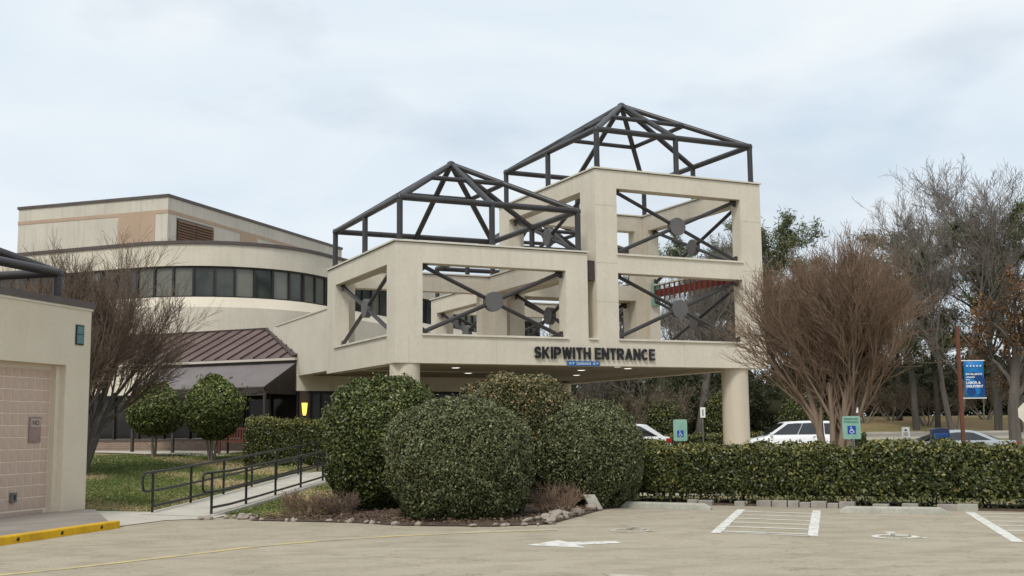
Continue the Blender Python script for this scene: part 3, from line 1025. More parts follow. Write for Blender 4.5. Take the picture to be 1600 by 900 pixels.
band('lower_wall', 0.3, 7.10, .42, .42, 'stucco')
band('sloped_sill', 7.102, 7.60, .42, .06, 'stucco_light')
band('upper_wall', 9.02, 10.02, .10, .10, 'stucco')
band('parapet_coping', 10.022, 10.17, .17, .17, 'coping_dark')
band('window_head', 8.94, 9.018, .0, .0, 'window_frame', .1)
band('window_sill', 7.602, 7.66, .02, .02, 'window_frame', .1)
wp = wallpath(-0.06)
rr = random.Random(5)
for i in range(len(wp) - 1):
    (p0, d0), (p1, d1) = wp[i], wp[i + 1]
    q0, q1 = p0 + (p1 - p0) * .05, p0 + (p1 - p0) * .95
    b = MB()
    dd = (d0 + d1) / 2 * .02
    b.add([(*q0, 7.66), (*q1, 7.66), (*q1, 8.94), (*q0, 8.94), (*(q0 - dd), 7.66), (*(q1 - dd), 7.66), (*(q1 - dd), 8.94), (*(q0 - dd), 8.94)],
          [(0, 1, 2, 3), (5, 4, 7, 6), (0, 4, 5, 1), (3, 2, 6, 7)])
    b.build('window_pane', 'window_blind' if rr.random() < .45 else 'window_glass', bld)
    b = MB()
    t_ = np.array([-d0[1], d0[0]])
    w_ = .05
    P = [p0 + t_ * w_ + d0 * .10, p0 - t_ * w_ + d0 * .10, p0 - t_ * w_ - d0 * .06, p0 + t_ * w_ - d0 * .06]
    b.prism([tuple(x) for x in P], 7.66, 8.94)
    b.build('mullion', 'window_frame', bld)
# flat roof between
b = MB()
poly = [tuple(p - d * .3) for p, d in wallpath(0)]
far = CORNER + nv * (RAD + 33 * .92)
poly += [tuple(far - wv * 22), tuple(CORNER - wv * (RAD + 15) + nv * 10)]
b.prism(poly, 9.3, 9.5)
b.build('flat_roof', 'concrete_dark', bld)
# penthouse
PA = R(-19)
FP = frame(-17.49, 57.67, PA)     # a to the right is -> along w, so left face is a<0 at b=0, right face is a=0, b>0
PL, PD = 9.45, 19.0
MB(FP).box(-PL, 0, 0, PD, 9.52, 13.45).build('penthouse_wall', 'stucco_gray', bld)
MB(FP).box(-PL - .06, .06, -.06, PD + .06, 13.452, 13.60).build('penthouse_coping', 'coping_dark', bld)
for (z0, z1, m) in ((12.62, 12.80, 'tan'),):
    MB(FP).box(-PL - .02, .02, -.02, PD, z0, z1).build('tan_stripe', m, bld)
for (a0, a1) in ((-3.0, -.75),):
    MB(FP).box(a0, a1, -.022, .0, 9.6, 12.618).build('tan_panel', 'tan', bld)
for (b0, b1) in ((6.7, 8.5),):
    MB(FP).box(0.0, .022, b0, b1, 9.6, 12.618).build('tan_panel', 'tan', bld)
lv = MB(FP).box(.0, .03, .75, 4.05, 9.9, 12.5).build('louver_backing', 'coping_dark', bld)
for k in range(17):
    z = 9.98 + k * .145
    for (b0, b1) in ((.80, 2.36), (2.42, 4.0)):
        MB(FP).add([(.03, b0, z + .12), (.03, b1, z + .12), (.11, b1, z), (.11, b0, z), (.09, b0, z - .02), (.09, b1, z - .02)], [(0, 3, 2, 1), (3, 4, 5, 2)]).build('louver_slat', 'louver', lv)
fl = MB(FP)
fl.tube((-7.6, -2.2, 10.2), (-7.75, -2.4, 10.5), .04, n=6)
fl.tube((-7.75, -2.4, 10.5), (-8.0, -2.7, 10.62), .16, .20, n=10)
fl.build('floodlight', 'post_gray', bld)

# awning in front of the facade
aw = thing('awning', 'mauve grey sloped fabric awning on dark posts in front of the ground floor', 'awning', FF(-3.0, -1, 0.75), FA)
s0, s1 = -6.2, -0.06
MB(FF).add([(s0, -.02, 3.98), (s1, -.02, 3.98), (s1 + .12, -2.0, 3.07), (s0 + .3, -2.0, 3.07), (s0, -.02, 3.95), (s1, -.02, 3.95), (s1 + .12, -2.0, 3.04), (s0 + .3, -2.0, 3.04)],
           [(0, 3, 2, 1), (4, 5, 6, 7), (3, 7, 6, 2), (0, 4, 7, 3)]).build('fabric', 'awning', aw)
MB(FF).add([(s1 + .01, -.05, 3.94), (s1 + .13, -2.0, 3.02), (s1 + .13, -2.0, 2.82), (s1 + .01, -.05, 2.82), (s1 - .01, -.05, 3.94), (s1 + .11, -2.0, 3.02), (s1 + .11, -2.0, 2.82), (s1 - .01, -.05, 2.82)],
           [(0, 1, 2, 3), (7, 6, 5, 4), (0, 4, 5, 1), (2, 6, 7, 3)]).build('side_panel', 'awning_dark', aw)
b = MB(FF)
for k in range(12):
    x0, x1 = s0 + .3 + k * .483, s0 + .3 + (k + 1) * .483
    zl = [2.84, 2.82]
    b.add([(x0, -2.01, 3.03), (x1, -2.01, 3.03), (x1, -2.01 + .02 * (k % 2), 2.86), ((x0 + x1) / 2, -2.02, 2.83), (x0, -2.01 + .02 * ((k + 1) % 2), 2.86)], [(0, 1, 2, 3, 4)])
b.build('valance', 'awning_dark', aw)
for a in (-5.84, -3.96, -1.95, .05):
    MB(FF).box(a - .045, a + .045, -2.0, -1.91, tz(*FF(a, -2, 0)[:2]) - .05, 2.9).build('post', 'bronze', aw)
MB(FF).box(-5.9, .09, -1.99, -1.92, 2.76, 2.85).build('header_bar', 'bronze', aw)
MB(FF).box(s0 - .05, s1, -.05, .0, 3.955, 4.05).build('mounting_rail', 'bronze', aw)

# lit wall lamp
lp = thing('wall_lamp', 'lit yellow tapered wall lamp on the dark pillar by the entrance doors', 'lamp', FC(.17, 10.1, 2.1), YAW)
MB(FC).lathe((.17, 10.06, 2.08), [(.05, 0), (.075, .12), (.105, .44), (.09, .44)], 14).build('shade', 'lamp_lit', lp, True)
MB(FC).box(.13, .21, 10.16, 10.2, 2.05, 2.5).build('bracket', 'bronze', lp)
# bench
bf = frame(-9.5, 40.1, FA, tz(-9.5, 40.1))
be = thing('bench', 'reddish brown slatted wooden bench under the awning', 'bench', (-9.5, 40.1, tz(-9.5, 40.1)), FA)
for a in (-.68, .62):
    MB(bf).box(a, a + .06, -.25, -.19, 0, .62).build('leg', 'bench_wood', be)
    MB(bf).box(a, a + .06, .19, .25, 0, .88).build('leg', 'bench_wood', be)
    MB(bf).box(a - .01, a + .07, -.27, .19, .6, .64).build('armrest', 'bench_wood', be)
for k in range(4):
    MB(bf).box(-.68, .68, -.24 + k * .11, -.15 + k * .11, .42, .45).build('seat_slat', 'bench_wood', be)
for k in range(11):
    MB(bf).box(-.60 + k * .115, -.545 + k * .115, .20, .225, .50, .84).build('back_slat', 'bench_wood', be)
MB(bf).box(-.68, .68, .195, .235, .841, .92).build('top_rail', 'bench_wood', be)
MB(bf).box(-.68, .68, .195, .235, .455, .50).build('back_rail', 'bench_wood', be)

# ------------------------------------------------------------------ small building at the left with tiled panel
LA = math.atan2(.970, .242) - math.pi / 2
FL = frame(-8.13, 22.13, LA)      # b runs along the visible wall (corner at b=0, towards the viewer b<0); building lies at a<0
sb = thing('side_building', 'beige stucco side building with tiled panel and dark coping at the picture edge', 'building', (-8.13, 22.13, 0), LA)
WT = 3.92
MB(FL).box(-.35, 0, -.735, 0, -.1, WT).build('pier', 'stucco_left', sb, bevel=0.01)
MB(FL).box(-.35, 0, -9.0, -.735, 2.80, WT).build('wall', 'stucco_left', sb)
MB(FL).box(-8.0, -.35, -9.0, 0, -.1, WT - .01).build('inner_wall', 'stucco_left', sb)
MB(FL).box(-.35, -.23, -9.0, -.735, -.1, 2.80).build('grout_bed', 'grout', sb)
MB(FL).box(-.23, -.12, -.86, -.735, -.05, 2.799).build('jamb', 'stucco_left', sb)
MB(FL).box(-.23, -.21, -9.0, -.86, 2.70, 2.799).build('lintel_trim', 'stucco_left', sb)
MB(FL).box(-8.06, .04, -9.0, .04, WT, WT + .13).build('coping', 'coping_dark', sb)
MB(FL).box(-8.02, .02, -9.0, .02, WT - .045, WT - .002).build('coping_drip', 'cap', sb)
# tiles, one by one
tw, gap = 0.213, 0.014
tm = bpy.data.meshes.new('tile')
h = (tw - gap) / 2
bv = .006
tm.from_pydata([(0, -h, -h), (0, h, -h), (0, h, h), (0, -h, h), (.010, -h + bv, -h + bv), (.010, h - bv, -h + bv), (.010, h - bv, h - bv), (.010, -h + bv, h - bv)], [],
               [(4, 5, 6, 7), (0, 1, 5, 4), (1, 2, 6, 5), (2, 3, 7, 6), (3, 0, 4, 7)])
tm.materials.append(MATS['tile'])
rr = random.Random(3)
for c in range(11):
    for r_ in range(12):
        o = bpy.data.objects.new('tile', tm)
        COL.objects.link(o)
        o.parent = sb
        o.location = (-.230 + rr.uniform(-.001, .001), -.86 - gap - tw * (c + .5), .20 + tw * (r_ + .5))
        o.rotation_euler = (0, rr.uniform(-.01, .01), rr.uniform(-.012, .012))
for c in range(11):
    o = bpy.data.objects.new('tile', tm)
    COL.objects.link(o)
    o.parent = sb
    o.location = (-.230, -.86 - gap - tw * (c + .9), .13)
    o.scale = (1, 1, .52)
pq = thing('wall_plaque', 'small brown notice plaque on the tiled panel', 'plaque', FL(-.21, -1.28, 1.38), LA)
MB(FL).box(-.220, -.195, -1.46, -1.13, 1.38, 1.84).build('plate', 'plaque', pq, bevel=.01)
mat('plaque_light', (0.44, 0.35, 0.31), None, 0.5)
MB(FL).box(-.195, -.190, -1.43, -1.16, 1.66, 1.81).build('header_panel', 'plaque_light', pq)
P, F, w = text_mesh('NO', .09, 0, .02)
b = MB(FL)
b.add([(-.187, -1.295 - w / 2 + x, 1.69 + y) for x, y, z in P], F)
b.build('lettering', 'plaque_text', pq)
ob = thing('outlet_box', 'small metal outlet box low on the tiled panel', 'outlet', FL(-.21, -1.83, .35), LA)
MB(FL).box(-.220, -.165, -1.90, -1.76, .35, .52).build('box', 'post_gray', ob, bevel=.008)
MB(FL).box(-.164, -.158, -1.85, -1.81, .39, .48).build('socket', 'black_letter', ob)
tw_ = thing('slot_window', 'narrow teal glass slot window near the wall corner', 'window', FL(0, -.37, 3.2), LA)
MB(FL).box(.002, .02, -.50, -.25, 3.20, 3.58).build('frame', 'window_frame', tw_)
MB(FL).box(.021, .028, -.475, -.275, 3.225, 3.39).build('pane', 'teal', tw_)
MB(FL).box(.021, .028, -.475, -.275, 3.405, 3.555).build('pane', 'teal', tw_)
# its own tube pyramid
truss(FL, sb, -7.3, -.05, -7.9, -.35, WT + .13, 4.56, 6.1, .5, r=.085, inset=.28)

# sidewalk and yellow kerb in front of it
kf = frame(-6.40, 19.0, math.atan2(2.9, .74) - math.pi / 2)
kb = tag(MB(kf).box(-.16, 0, -9.0, .0, -.05, .125).build('kerb', 'yellow_kerb', None, bevel=.02), 'yellow painted kerb in front of the side building', 'kerb')
for k in range(3):
    yk = -.55 - k * 1.0
    o = MB(kf).add([(.002, yk, .045), (.002, yk + .045, .03), (.002, yk + .075, .05), (.002, yk + .07, .085), (.002, yk + .02, .09)], [(0, 1, 2, 3, 4)]).build('drain_hole', 'black_letter', kb)
sw = [(-6.56, 19.0), (-8.75, 10.1), (-10.3, 10.4), (-8.45, 19.2), (-8.08, 22.1), (-7.6, 22.6), (-6.75, 22.2)]
b = MB()
b.prism([(-6.57, 18.95), (-6.57 - .255 * 9, 18.95 - 9 * .967), (-11, 10.5), (-8.3, 22.0), (-7.9, 22.0)], -.04, .118)
struct(b.build('sidewalk', 'concrete_dark'))
b = MB()
b.add([(x, y, .016) for x, y in [(-6.52, 19.25), (-6.1, 20.45), (-5.35, 20.75), (-5.3, 21.5), (-5.55, 22.2), (-7.0, 22.6), (-8.5, 23.1), (-8.2, 21.9)]], [tuple(range(8))])
struct(b.build('path', 'concrete'))

# ------------------------------------------------------------------ ramp with handrails
rd = np.array([.107, .994])
rp0 = np.array([-5.60, 21.6])
rl0 = np.array([-6.88, 22.2])


def RP(t, off):      # off 0 = near rail, 1 = far rail
    p = rp0 * (1 - off) + rl0 * off + rd * t
    return p
b = MB()
P, F = [], []
for i in range(24):
    t = -.35 + i * .85
    a, c = RP(t, -.12), RP(t, 1.08)
    z = tz(a[0], a[1]) * .5 + tz(c[0], c[1]) * .5 + .05 - (.03 if i == 0 else 0)
    P += [(a[0], a[1], z), (c[0], c[1], z), (a[0], a[1], z - .15), (c[0], c[1], z - .15)]
for i in range(23):
    q = 4 * i
    F += [(q, q + 1, q + 5, q + 4), (q + 2, q, q + 4, q + 6), (q + 1, q + 3, q + 7, q + 5)]
b.add(P, F)
ramp = struct(b.build('ramp_path', 'concrete'))


def handrail(off, label):
    t0 = RP(0, off)
    h = thing('handrail', label, 'handrail', (t0[0], t0[1], 0), 0, 'ramp handrails')
    zs = lambda t: max(0.0, tz(*RP(t, off))) + .04
    pt = lambda t, dz: (*RP(t, off), zs(t) + dz)
    for i in range(8):
        t = i * 1.9
        MB().tube(pt(t, -.08), pt(t, .75), .026, n=8).build('post', 'rail_black', h, True)
    for nm, dz, ta in (('top_rail', .75, -.30), ('middle_rail', .40, -.30), ('bottom_rail', .11, 0)):
        b = MB()
        ts = [ta] + [x * .95 for x in range(0, 15)]
        for a, c in zip(ts[:-1], ts[1:]):
            b.tube(pt(a, dz), pt(c, dz), .024, n=8, caps=False)
        b.build(nm, 'rail_black', h, True)
    b = MB()
    arc = [(-.30, .75), (-.40, .73), (-.45, .67), (-.45, .48), (-.40, .42), (-.30, .40)]
    for (a, za), (c, zc) in zip(arc[:-1], arc[1:]):
        b.tube(pt(a, za), pt(c, zc), .024, n=8)
    b.build('end_loop', 'rail_black', h, True)
handrail(0, 'black ramp handrail nearer the shrubs, beside the rocks')
handrail(1, 'black ramp handrail on the lawn side')
# walkway by the facade
b = MB(FF)
P, F = [], []
for i in range(14):
    a = -13 + i * 1.0
    for bb in (-3.05, -.1):
        x, y, _ = FF(a, bb, 0)
        P.append((a, bb, tz(x, y) + .03))
for i in range(13):
    F.append((2 * i, 2 * i + 2, 2 * i + 3, 2 * i + 1))
b.add(P, F)
struct(b.build('walkway', 'concrete'))
# ------------------------------------------------------------------ vegetation
RNG = np.random.default_rng(11)


def unit(v):
    return v / np.maximum(np.linalg.norm(v, axis=-1, keepdims=True), 1e-9)


def leaves(name, C, Nn, size, m, parent, rng, aspect=.5, spread=.9, bias=None, kind='stuff'):
    """one diamond leaf (4 corners, slightly folded) per centre"""
    n = len(C)
    nrm = unit(Nn + rng.normal(0, spread, (n, 3)))
    t = unit(np.cross(nrm, rng.normal(0, 1, (n, 3))))
    s = np.cross(nrm, t)
    L = (size * rng.uniform(.65, 1.3, n))[:, None]
    Wd = L * aspect
    V = np.empty((n, 4, 3))
    V[:, 0] = C - t * L * .5
    V[:, 1] = C + s * Wd * .5 + nrm * L * .08
    V[:, 2] = C + t * L * .5
    V[:, 3] = C - s * Wd * .5 + nrm * L * .08
    F = np.arange(n * 4).reshape(n, 4)
    r = np.clip(rng.normal(.42, .28, n) + (bias if bias is not None else 0), 0, 1)
    o = fast(name, V.reshape(-1, 3), F, m, parent, r)
    if kind:
        o['kind'] = kind
    return o


def bumps(d, rng, k=9, amp=.06, fmin=2, fmax=7):
    r = np.zeros(len(d))
    for _ in range(k):
        w = unit(rng.normal(0, 1, (1, 3)))[0] * rng.uniform(fmin, fmax)
        r += np.cos(d @ w + rng.uniform(0, 6.28)) * amp / math.sqrt(k)
    return r


def icoball(sub=4):
    import bmesh
    bm = bmesh.new()
    bmesh.ops.create_icosphere(bm, subdivisions=sub, radius=1)
    V = np.array([v.co[:] for v in bm.verts])
    F = np.array([[v.index for v in f.verts] for f in bm.faces])
    bm.free()
    return V, F
ICO = icoball(4)


def shape_r(d, seed, amp, pw, flat):
    """radius multiplier: superellipsoid + bumps"""
    rg = np.random.default_rng(seed)
    e = (np.abs(d) ** pw).sum(1) ** (-1 / pw)
    return e * (1 + bumps(d, rg, 9, amp) + bumps(d, rg, 12, amp * .6, 8, 18) + bumps(d, rg, 12, amp * .4, 18, 32))


def shrub(name, label, cat, c, rad, n, leaf, m, seed, amp=.05, pw=2.4, zmin=0.05, group=None, stems=5, gap=.0, trunk=None, parent_name='foliage', spread=.8, aspect=.55, bias_top=.12):
    rng = np.random.default_rng(seed)
    z0 = tz(c[0], c[1])
    root = thing(name, label, cat, (c[0], c[1], z0), 0, group)
    C = np.array([c[0], c[1], z0 + c[2]])
    rad = np.array(rad)
    d = unit(rng.normal(0, 1, (n, 3)))
    k = shape_r(d, seed + 1, amp, pw, 0)
    depth = 1 + .02 - np.abs(rng.normal(0, .060, n))
    P = C + d * rad * (k * depth)[:, None]
    if name == 'topiary_tree':
        P[:, :2] = C[:2] + (P[:, :2] - C[:2]) * (1 - .30 * np.clip(d[:, 2], 0, 1) - .05)[:, None]
    nr = unit(d / rad)
    keep = P[:, 2] > z0 + zmin
    P, nr, dd = P[keep], nr[keep], d[keep]
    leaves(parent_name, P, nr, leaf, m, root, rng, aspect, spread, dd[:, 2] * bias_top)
    # sprigs that break the clipped outline
    ns_ = n // 110
    d2 = unit(rng.normal(0, 1, (ns_, 3)))
    d2 = d2[d2[:, 2] > -.2]
    k2 = shape_r(d2, seed + 1, amp, pw, 0)
    base = C + d2 * rad * k2[:, None]
    P2 = np.concatenate([base + unit(d2 + [0, 0, .6]) * (rng.uniform(.0, 1, (len(d2), 1)) * leaf * 1.5) + rng.normal(0, leaf * .3, (len(d2), 3)) for _ in range(3)])
    leaves('sprigs', P2, np.concatenate([d2] * 3), leaf, m, root, rng, aspect, 1.0, .2)
    V, F = ICO
    kk = shape_r(V, seed + 1, amp, pw, 0)
    VV = C + V * rad * (kk * .84)[:, None]
    if name == 'topiary_tree':
        VV[:, :2] = C[:2] + (VV[:, :2] - C[:2]) * (1 - .30 * np.clip(V[:, 2:3], 0, 1) - .05)
    VV[:, 2] = np.maximum(VV[:, 2], z0 + zmin)
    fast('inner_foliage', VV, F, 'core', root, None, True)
    if trunk:
        b = MB()
        for (a, rr_, lean) in trunk:
            b.tube((c[0] + math.cos(a) * .05, c[1] + math.sin(a) * .05, z0 - .05), (c[0] + math.cos(a) * lean * .6, c[1] + math.sin(a) * lean * .6, z0 + c[2] * .45), rr_, rr_ * .8, 8)
            b.tube((c[0] + math.cos(a) * lean * .6, c[1] + math.sin(a) * lean * .6, z0 + c[2] * .45), (c[0] + math.cos(a) * lean * 1.5, c[1] + math.sin(a) * lean * 1.5, z0 + c[2]), rr_ * .8, rr_ * .5, 8)
        b.build('trunk', 'bark_light', root, True)
    else:
        b = MB()
        for i in range(stems):
            a = rng.uniform(0, 6.28)
            q = rng.uniform(.05, .35)
            b.tube((c[0] + math.cos(a) * .12, c[1] + math.sin(a) * .12, z0 - .05), (c[0] + math.cos(a) * q * rad[0], c[1] + math.sin(a) * q * rad[1], z0 + c[2] * .8), .03, .018, 6)
        b.build('stem', 'bark_dark', root, True)
    return root

shrub('round_shrub', 'big grey green rounded shrub in front of the planting bed', 'shrub', (-.92, 20.15, .95), (1.23, 1.18, 1.09), 60000, .054, 'leaf_gray', 101, .062, 2.7)
shrub('round_shrub', 'tall glossy green rounded shrub beside the ramp', 'shrub', (-2.5, 22.5, 1.27), (1.16, 1.08, 1.30), 42000, .068, 'leaf_holly', 102, .062, 2.3, .06)
shrub('round_shrub', 'brownish green rounded shrub behind the others, below the entrance letters', 'shrub', (.0, 23.5, 1.40), (1.20, 1.08, 1.24), 38000, .060, 'leaf_brownish', 103, .062, 2.5)
shrub('round_shrub', 'olive green rounded shrub at the left end of the long hedge', 'shrub', (1.46, 22.95, .98), (1.05, 1.0, 1.08), 38000, .054, 'leaf_gray', 104, .062, 2.4)
# clipped lollipop trees on the lawn
shrub('topiary_tree', 'smaller round clipped topiary tree on the lawn, nearer the side building', 'tree', (-12.1, 39.0, 1.62), (.96, .96, .86), 12000, .11, 'leaf_topiary', 111, .04, 2.2, .6, None, trunk=[(0.3, .05, .14), (2.4, .045, .17), (4.6, .04, .12)])
shrub('topiary_tree', 'taller pointed clipped topiary tree on the lawn in front of the bench', 'tree', (-9.62, 37.0, 1.74), (1.02, 1.0, 1.0), 13000, .11, 'leaf_topiary', 112, .04, 2.0, .6, None, trunk=[(0.1, .042, .30), (2.2, .045, .22), (3.4, .042, .32), (5.0, .04, .16)])
# far clipped shrubs beyond the drive
shrub('clipped_shrub', 'dome shaped clipped shrub seen under the canopy', 'shrub', (8.2, 62.5, 1.35), (1.10, 1.1, 1.30), 8000, .12, 'leaf_hedge', 113, .04, 2.3)
shrub('clipped_shrub', 'dome shaped clipped shrub half hidden by the right canopy column', 'shrub', (11.15, 61.0, 1.5), (1.15, 1.1, 1.65), 9000, .12, 'leaf_hedge', 114, .04, 2.3)
shrub('clipped_shrub', 'dome shaped clipped shrub behind the bare crape myrtle trunk', 'shrub', (16.1, 63.5, 1.35), (1.5, 1.3, 1.55), 9000, .12, 'leaf_hedge', 115, .04, 2.2)


def hedge(name, label, ox, oy, ang, L, D, H_, n, leaf, m, seed, zmin=.06, gaps=False, yb=.25):
    rng = np.random.default_rng(seed)
    z0 = tz(ox, oy)
    root = thing(name, label, 'hedge', (ox, oy, z0), ang)
    fr = frame(ox, oy, ang, z0)
    c, s = math.cos(ang), math.sin(ang)
    # perimeter profile: front face up, rounded shoulder, top, back
    prof = [(0.05, zmin), (0.0, H_ * .35), (0.02, H_ * .75), (.07, H_ * .90), (.20, H_ * .99), (D * .5, H_ * 1.01), (D - .2, H_ * .98), (D - .04, H_ * .85), (D, H_ * .4), (D - .05, zmin)]
    prof = np.array(prof)
    seg = np.linalg.norm(np.diff(prof, axis=0), axis=1)
    cum = np.concatenate([[0], np.cumsum(seg)])

    def pt(t):
        return np.stack([np.interp(t, cum, prof[:, 0]), np.interp(t, cum, prof[:, 1])], -1)
    w = rng.uniform(0, 1, n) ** 1.25 * cum[-1]
    a = rng.uniform(0, L, n)
    q = pt(w)
    q2 = pt(np.minimum(w + .02, cum[-1]))
    tg = unit(q2 - q + 1e-9)
    nb, nz = -tg[:, 1], tg[:, 0]
    nl = np.stack([np.zeros(n), nb, nz], -1)
    wob = .035 * np.sin(a * 2.1 + 1) + .03 * np.sin(a * 5.3 + q[:, 1] * 4) + .02 * np.sin(a * 11 + q[:, 1] * 9 + 2) + .018 * np.sin(a * 23 + q[:, 1] * 17)
    dep = wob - np.abs(rng.normal(0, .075, n))
    P = np.stack([a, q[:, 0], q[:, 1]], -1) + nl * dep[:, None]
    P[:, 2] += (q[:, 1] / H_) * (.022 * np.sin(a * 1.3 + .5) + .018 * np.sin(a * 3.7) + .012 * np.sin(a * 8.9 + 1))
    tip = (nl[:, 2] > .5) & (rng.uniform(0, 1, n) < .05)
    P[tip, 2] += rng.uniform(.02, .09, tip.sum())
    keep = np.ones(n, bool)
    if gaps:     # thin, leggy bottom
        thin = np.clip((P[:, 2] - zmin) / .42, .10, 1)
        keep = rng.uniform(0, 1, n) < thin
    P, nl = P[keep], nl[keep]
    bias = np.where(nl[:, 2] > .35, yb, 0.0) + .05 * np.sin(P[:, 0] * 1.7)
    Wd = np.stack([ox + P[:, 0] * c - P[:, 1] * s, oy + P[:, 0] * s + P[:, 1] * c, z0 + P[:, 2]], -1)
    Nw = np.stack([nl[:, 0] * c - nl[:, 1] * s, nl[:, 0] * s + nl[:, 1] * c, nl[:, 2]], -1)
    leaves('foliage', Wd, Nw, leaf, m, root, rng, .55, .75, bias)
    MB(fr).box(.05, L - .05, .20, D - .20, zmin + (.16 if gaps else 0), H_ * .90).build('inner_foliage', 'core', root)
    b = MB(fr)
    for i in range(int(L * 5)):
        x = rng.uniform(0.05, L - .05)
        y = rng.uniform(.15, D - .2)
        b.tube((x, y, -.05), (x + rng.normal(0, .06), y + rng.normal(0, .06), .6), .014, .010, 5, False)
    b.build('stem', 'bark_dark', root)['kind'] = 'stuff'
    return root

HA = math.atan2(-3.25, 6.6)
hedge('long_hedge', 'long dark green clipped hedge behind the parking spaces', 2.0, 24.05, HA, 13.5, 1.35, 1.185, 90000, .072, 'leaf_hedge', 201, .05, True)
hedge('clipped_hedge', 'boxy clipped hedge between the ramp and the entrance doors', -8.05, 34.6, R(2), 3.1, 1.6, 1.42, 26000, .075, 'leaf_hedge', 202, .05, False, .3)
hedge('low_hedge', 'low clipped hedge across the drive, seen under the canopy', 6.6, 58.6, R(-6), 11, 1.2, 1.15, 22000, .10, 'leaf_hedge', 203)


# ---- branching trees
def tubes_np(P, Q, r0, r1, k=3):
    P, Q = np.asarray(P), np.asarray(Q)
    d = unit(Q - P)
    ref = np.where(np.abs(d[:, 2:3]) < .9, [[0, 0, 1.0]], [[1.0, 0, 0]])
    a = unit(np.cross(d, ref))
    b = np.cross(d, a)
    n = len(P)
    V = np.empty((n, 2 * k, 3))
    for i in range(k):
        t = 2 * math.pi * i / k
        o = a * math.cos(t) + b * math.sin(t)
        V[:, i] = P + o * r0[:, None]
        V[:, k + i] = Q + o * r1[:, None]
    base = (np.arange(n) * 2 * k)[:, None]
    F = np.concatenate([base + np.array([[i, (i + 1) % k, k + (i + 1) % k, k + i]]) for i in range(k)], 0)
    return V.reshape(-1, 3), F


def grow(rng, out, p, d, L, r, lev, spec):
    s = spec[lev]
    ns_ = s.get('seg', 3)
    pts = [p]
    rs_ = [r]
    dirs = [d]
    rend = r * s.get('taper', .55)
    for i in range(ns_):
        d = d + rng.normal(0, s.get('wob', .12), 3) + np.array([0, 0, s.get('up', .05)])
        d = d / np.linalg.norm(d)
        p = p + d * (L / ns_)
        pts.append(p)
        dirs.append(d)
        rs_.append(r + (rend - r) * (i + 1) / ns_)
    for i in range(ns_):
        out.append((pts[i], pts[i + 1], rs_[i], rs_[i + 1], lev))
    if lev + 1 >= len(spec):
        return
    nch = s['n']
    for j in range(nch):
        f = s.get('f0', .35) + (1 - s.get('f0', .35)) * (j + rng.uniform(.2, .9)) / nch
        f = min(f, .999)
        i = int(f * ns_)
        q = pts[i] + (pts[i + 1] - pts[i]) * (f * ns_ - i)
        dd = dirs[i + 1]
        ax = np.cross(dd, rng.normal(0, 1, 3))
        ax /= np.linalg.norm(ax) + 1e-9
        an = s['ang'] * rng.uniform(.6, 1.35)
        nd = dd * math.cos(an) + np.cross(ax, dd) * math.sin(an)
        Lc = L * s['ratio'] * rng.uniform(.7, 1.25) * (1.15 - .45 * f)
        rc = min(rs_[i] * s.get('rr', .55), rs_[i])
        grow(rng, out, q, nd, Lc, max(rc, .003), lev + 1, spec)


def woody(name, label, loc, starts, spec, seed, m_trunk, m_twig, group=None, split=2, rmin=.004, deco=None, k_trunk=8, cat='tree'):
    rng = np.random.default_rng(seed)
    root = thing(name, label, cat, loc, rng.uniform(0, 0), group)
    out = []
    for (p, d, L, r) in starts:
        grow(rng, out, np.array(p, float) + np.array(loc), unit(np.array(d, float)[None])[0], L, r, 0, spec)
    P = np.array([o[0] for o in out])
    Q = np.array([o[1] for o in out])
    r0 = np.maximum(np.array([o[2] for o in out]), rmin)
    r1 = np.maximum(np.array([o[3] for o in out]), rmin * .8)
    lv_ = np.array([o[4] for o in out])
    big = lv_ < split
    V, F = tubes_np(P[big], Q[big] + (Q[big] - P[big]) * .03, r0[big], r1[big], k_trunk)
    fast('trunk', V, F, m_trunk, root, None, True)
    V, F = tubes_np(P[~big], Q[~big], r0[~big], r1[~big], 3)
    o = fast('crown', V, F, m_twig, root, None, True)
    o['kind'] = 'stuff'
    if deco:
        tip = lv_ >= deco['lev']
        C0, C1 = P[tip], Q[tip]
        m_ = deco['n']
        ix = rng.integers(0, len(C0), m_)
        C = C0[ix] + (C1[ix] - C0[ix]) * rng.uniform(.2, 1.05, (m_, 1)) + rng.normal(0, deco.get('jit', .02), (m_, 3))
        leaves(deco.get('name', 'foliage'), C, rng.normal(0, 1, (m_, 3)), deco['size'], deco['mat'], root, rng, deco.get('aspect', .5), 1.0)
    return root

# crape myrtle in front of the canopy's right end
myr_spec = [dict(n=7, seg=5, wob=.045, up=.03, ang=.40, ratio=1.08, f0=.46, taper=.62, rr=.55),
            dict(n=7, seg=5, wob=.06, up=.075, ang=.38, ratio=.66, f0=.15, taper=.4, rr=.55),
            dict(n=8, seg=3, wob=.10, up=.09, ang=.42, ratio=.62, f0=.10, taper=.4, rr=.6),
            dict(n=7, seg=3, wob=.13, up=.11, ang=.45, ratio=.60, f0=.10, taper=.5, rr=.7),
            dict(n=0, seg=2, wob=.16, up=.12, ang=.5, ratio=.6, taper=.6)]
rg = np.random.default_rng(5)


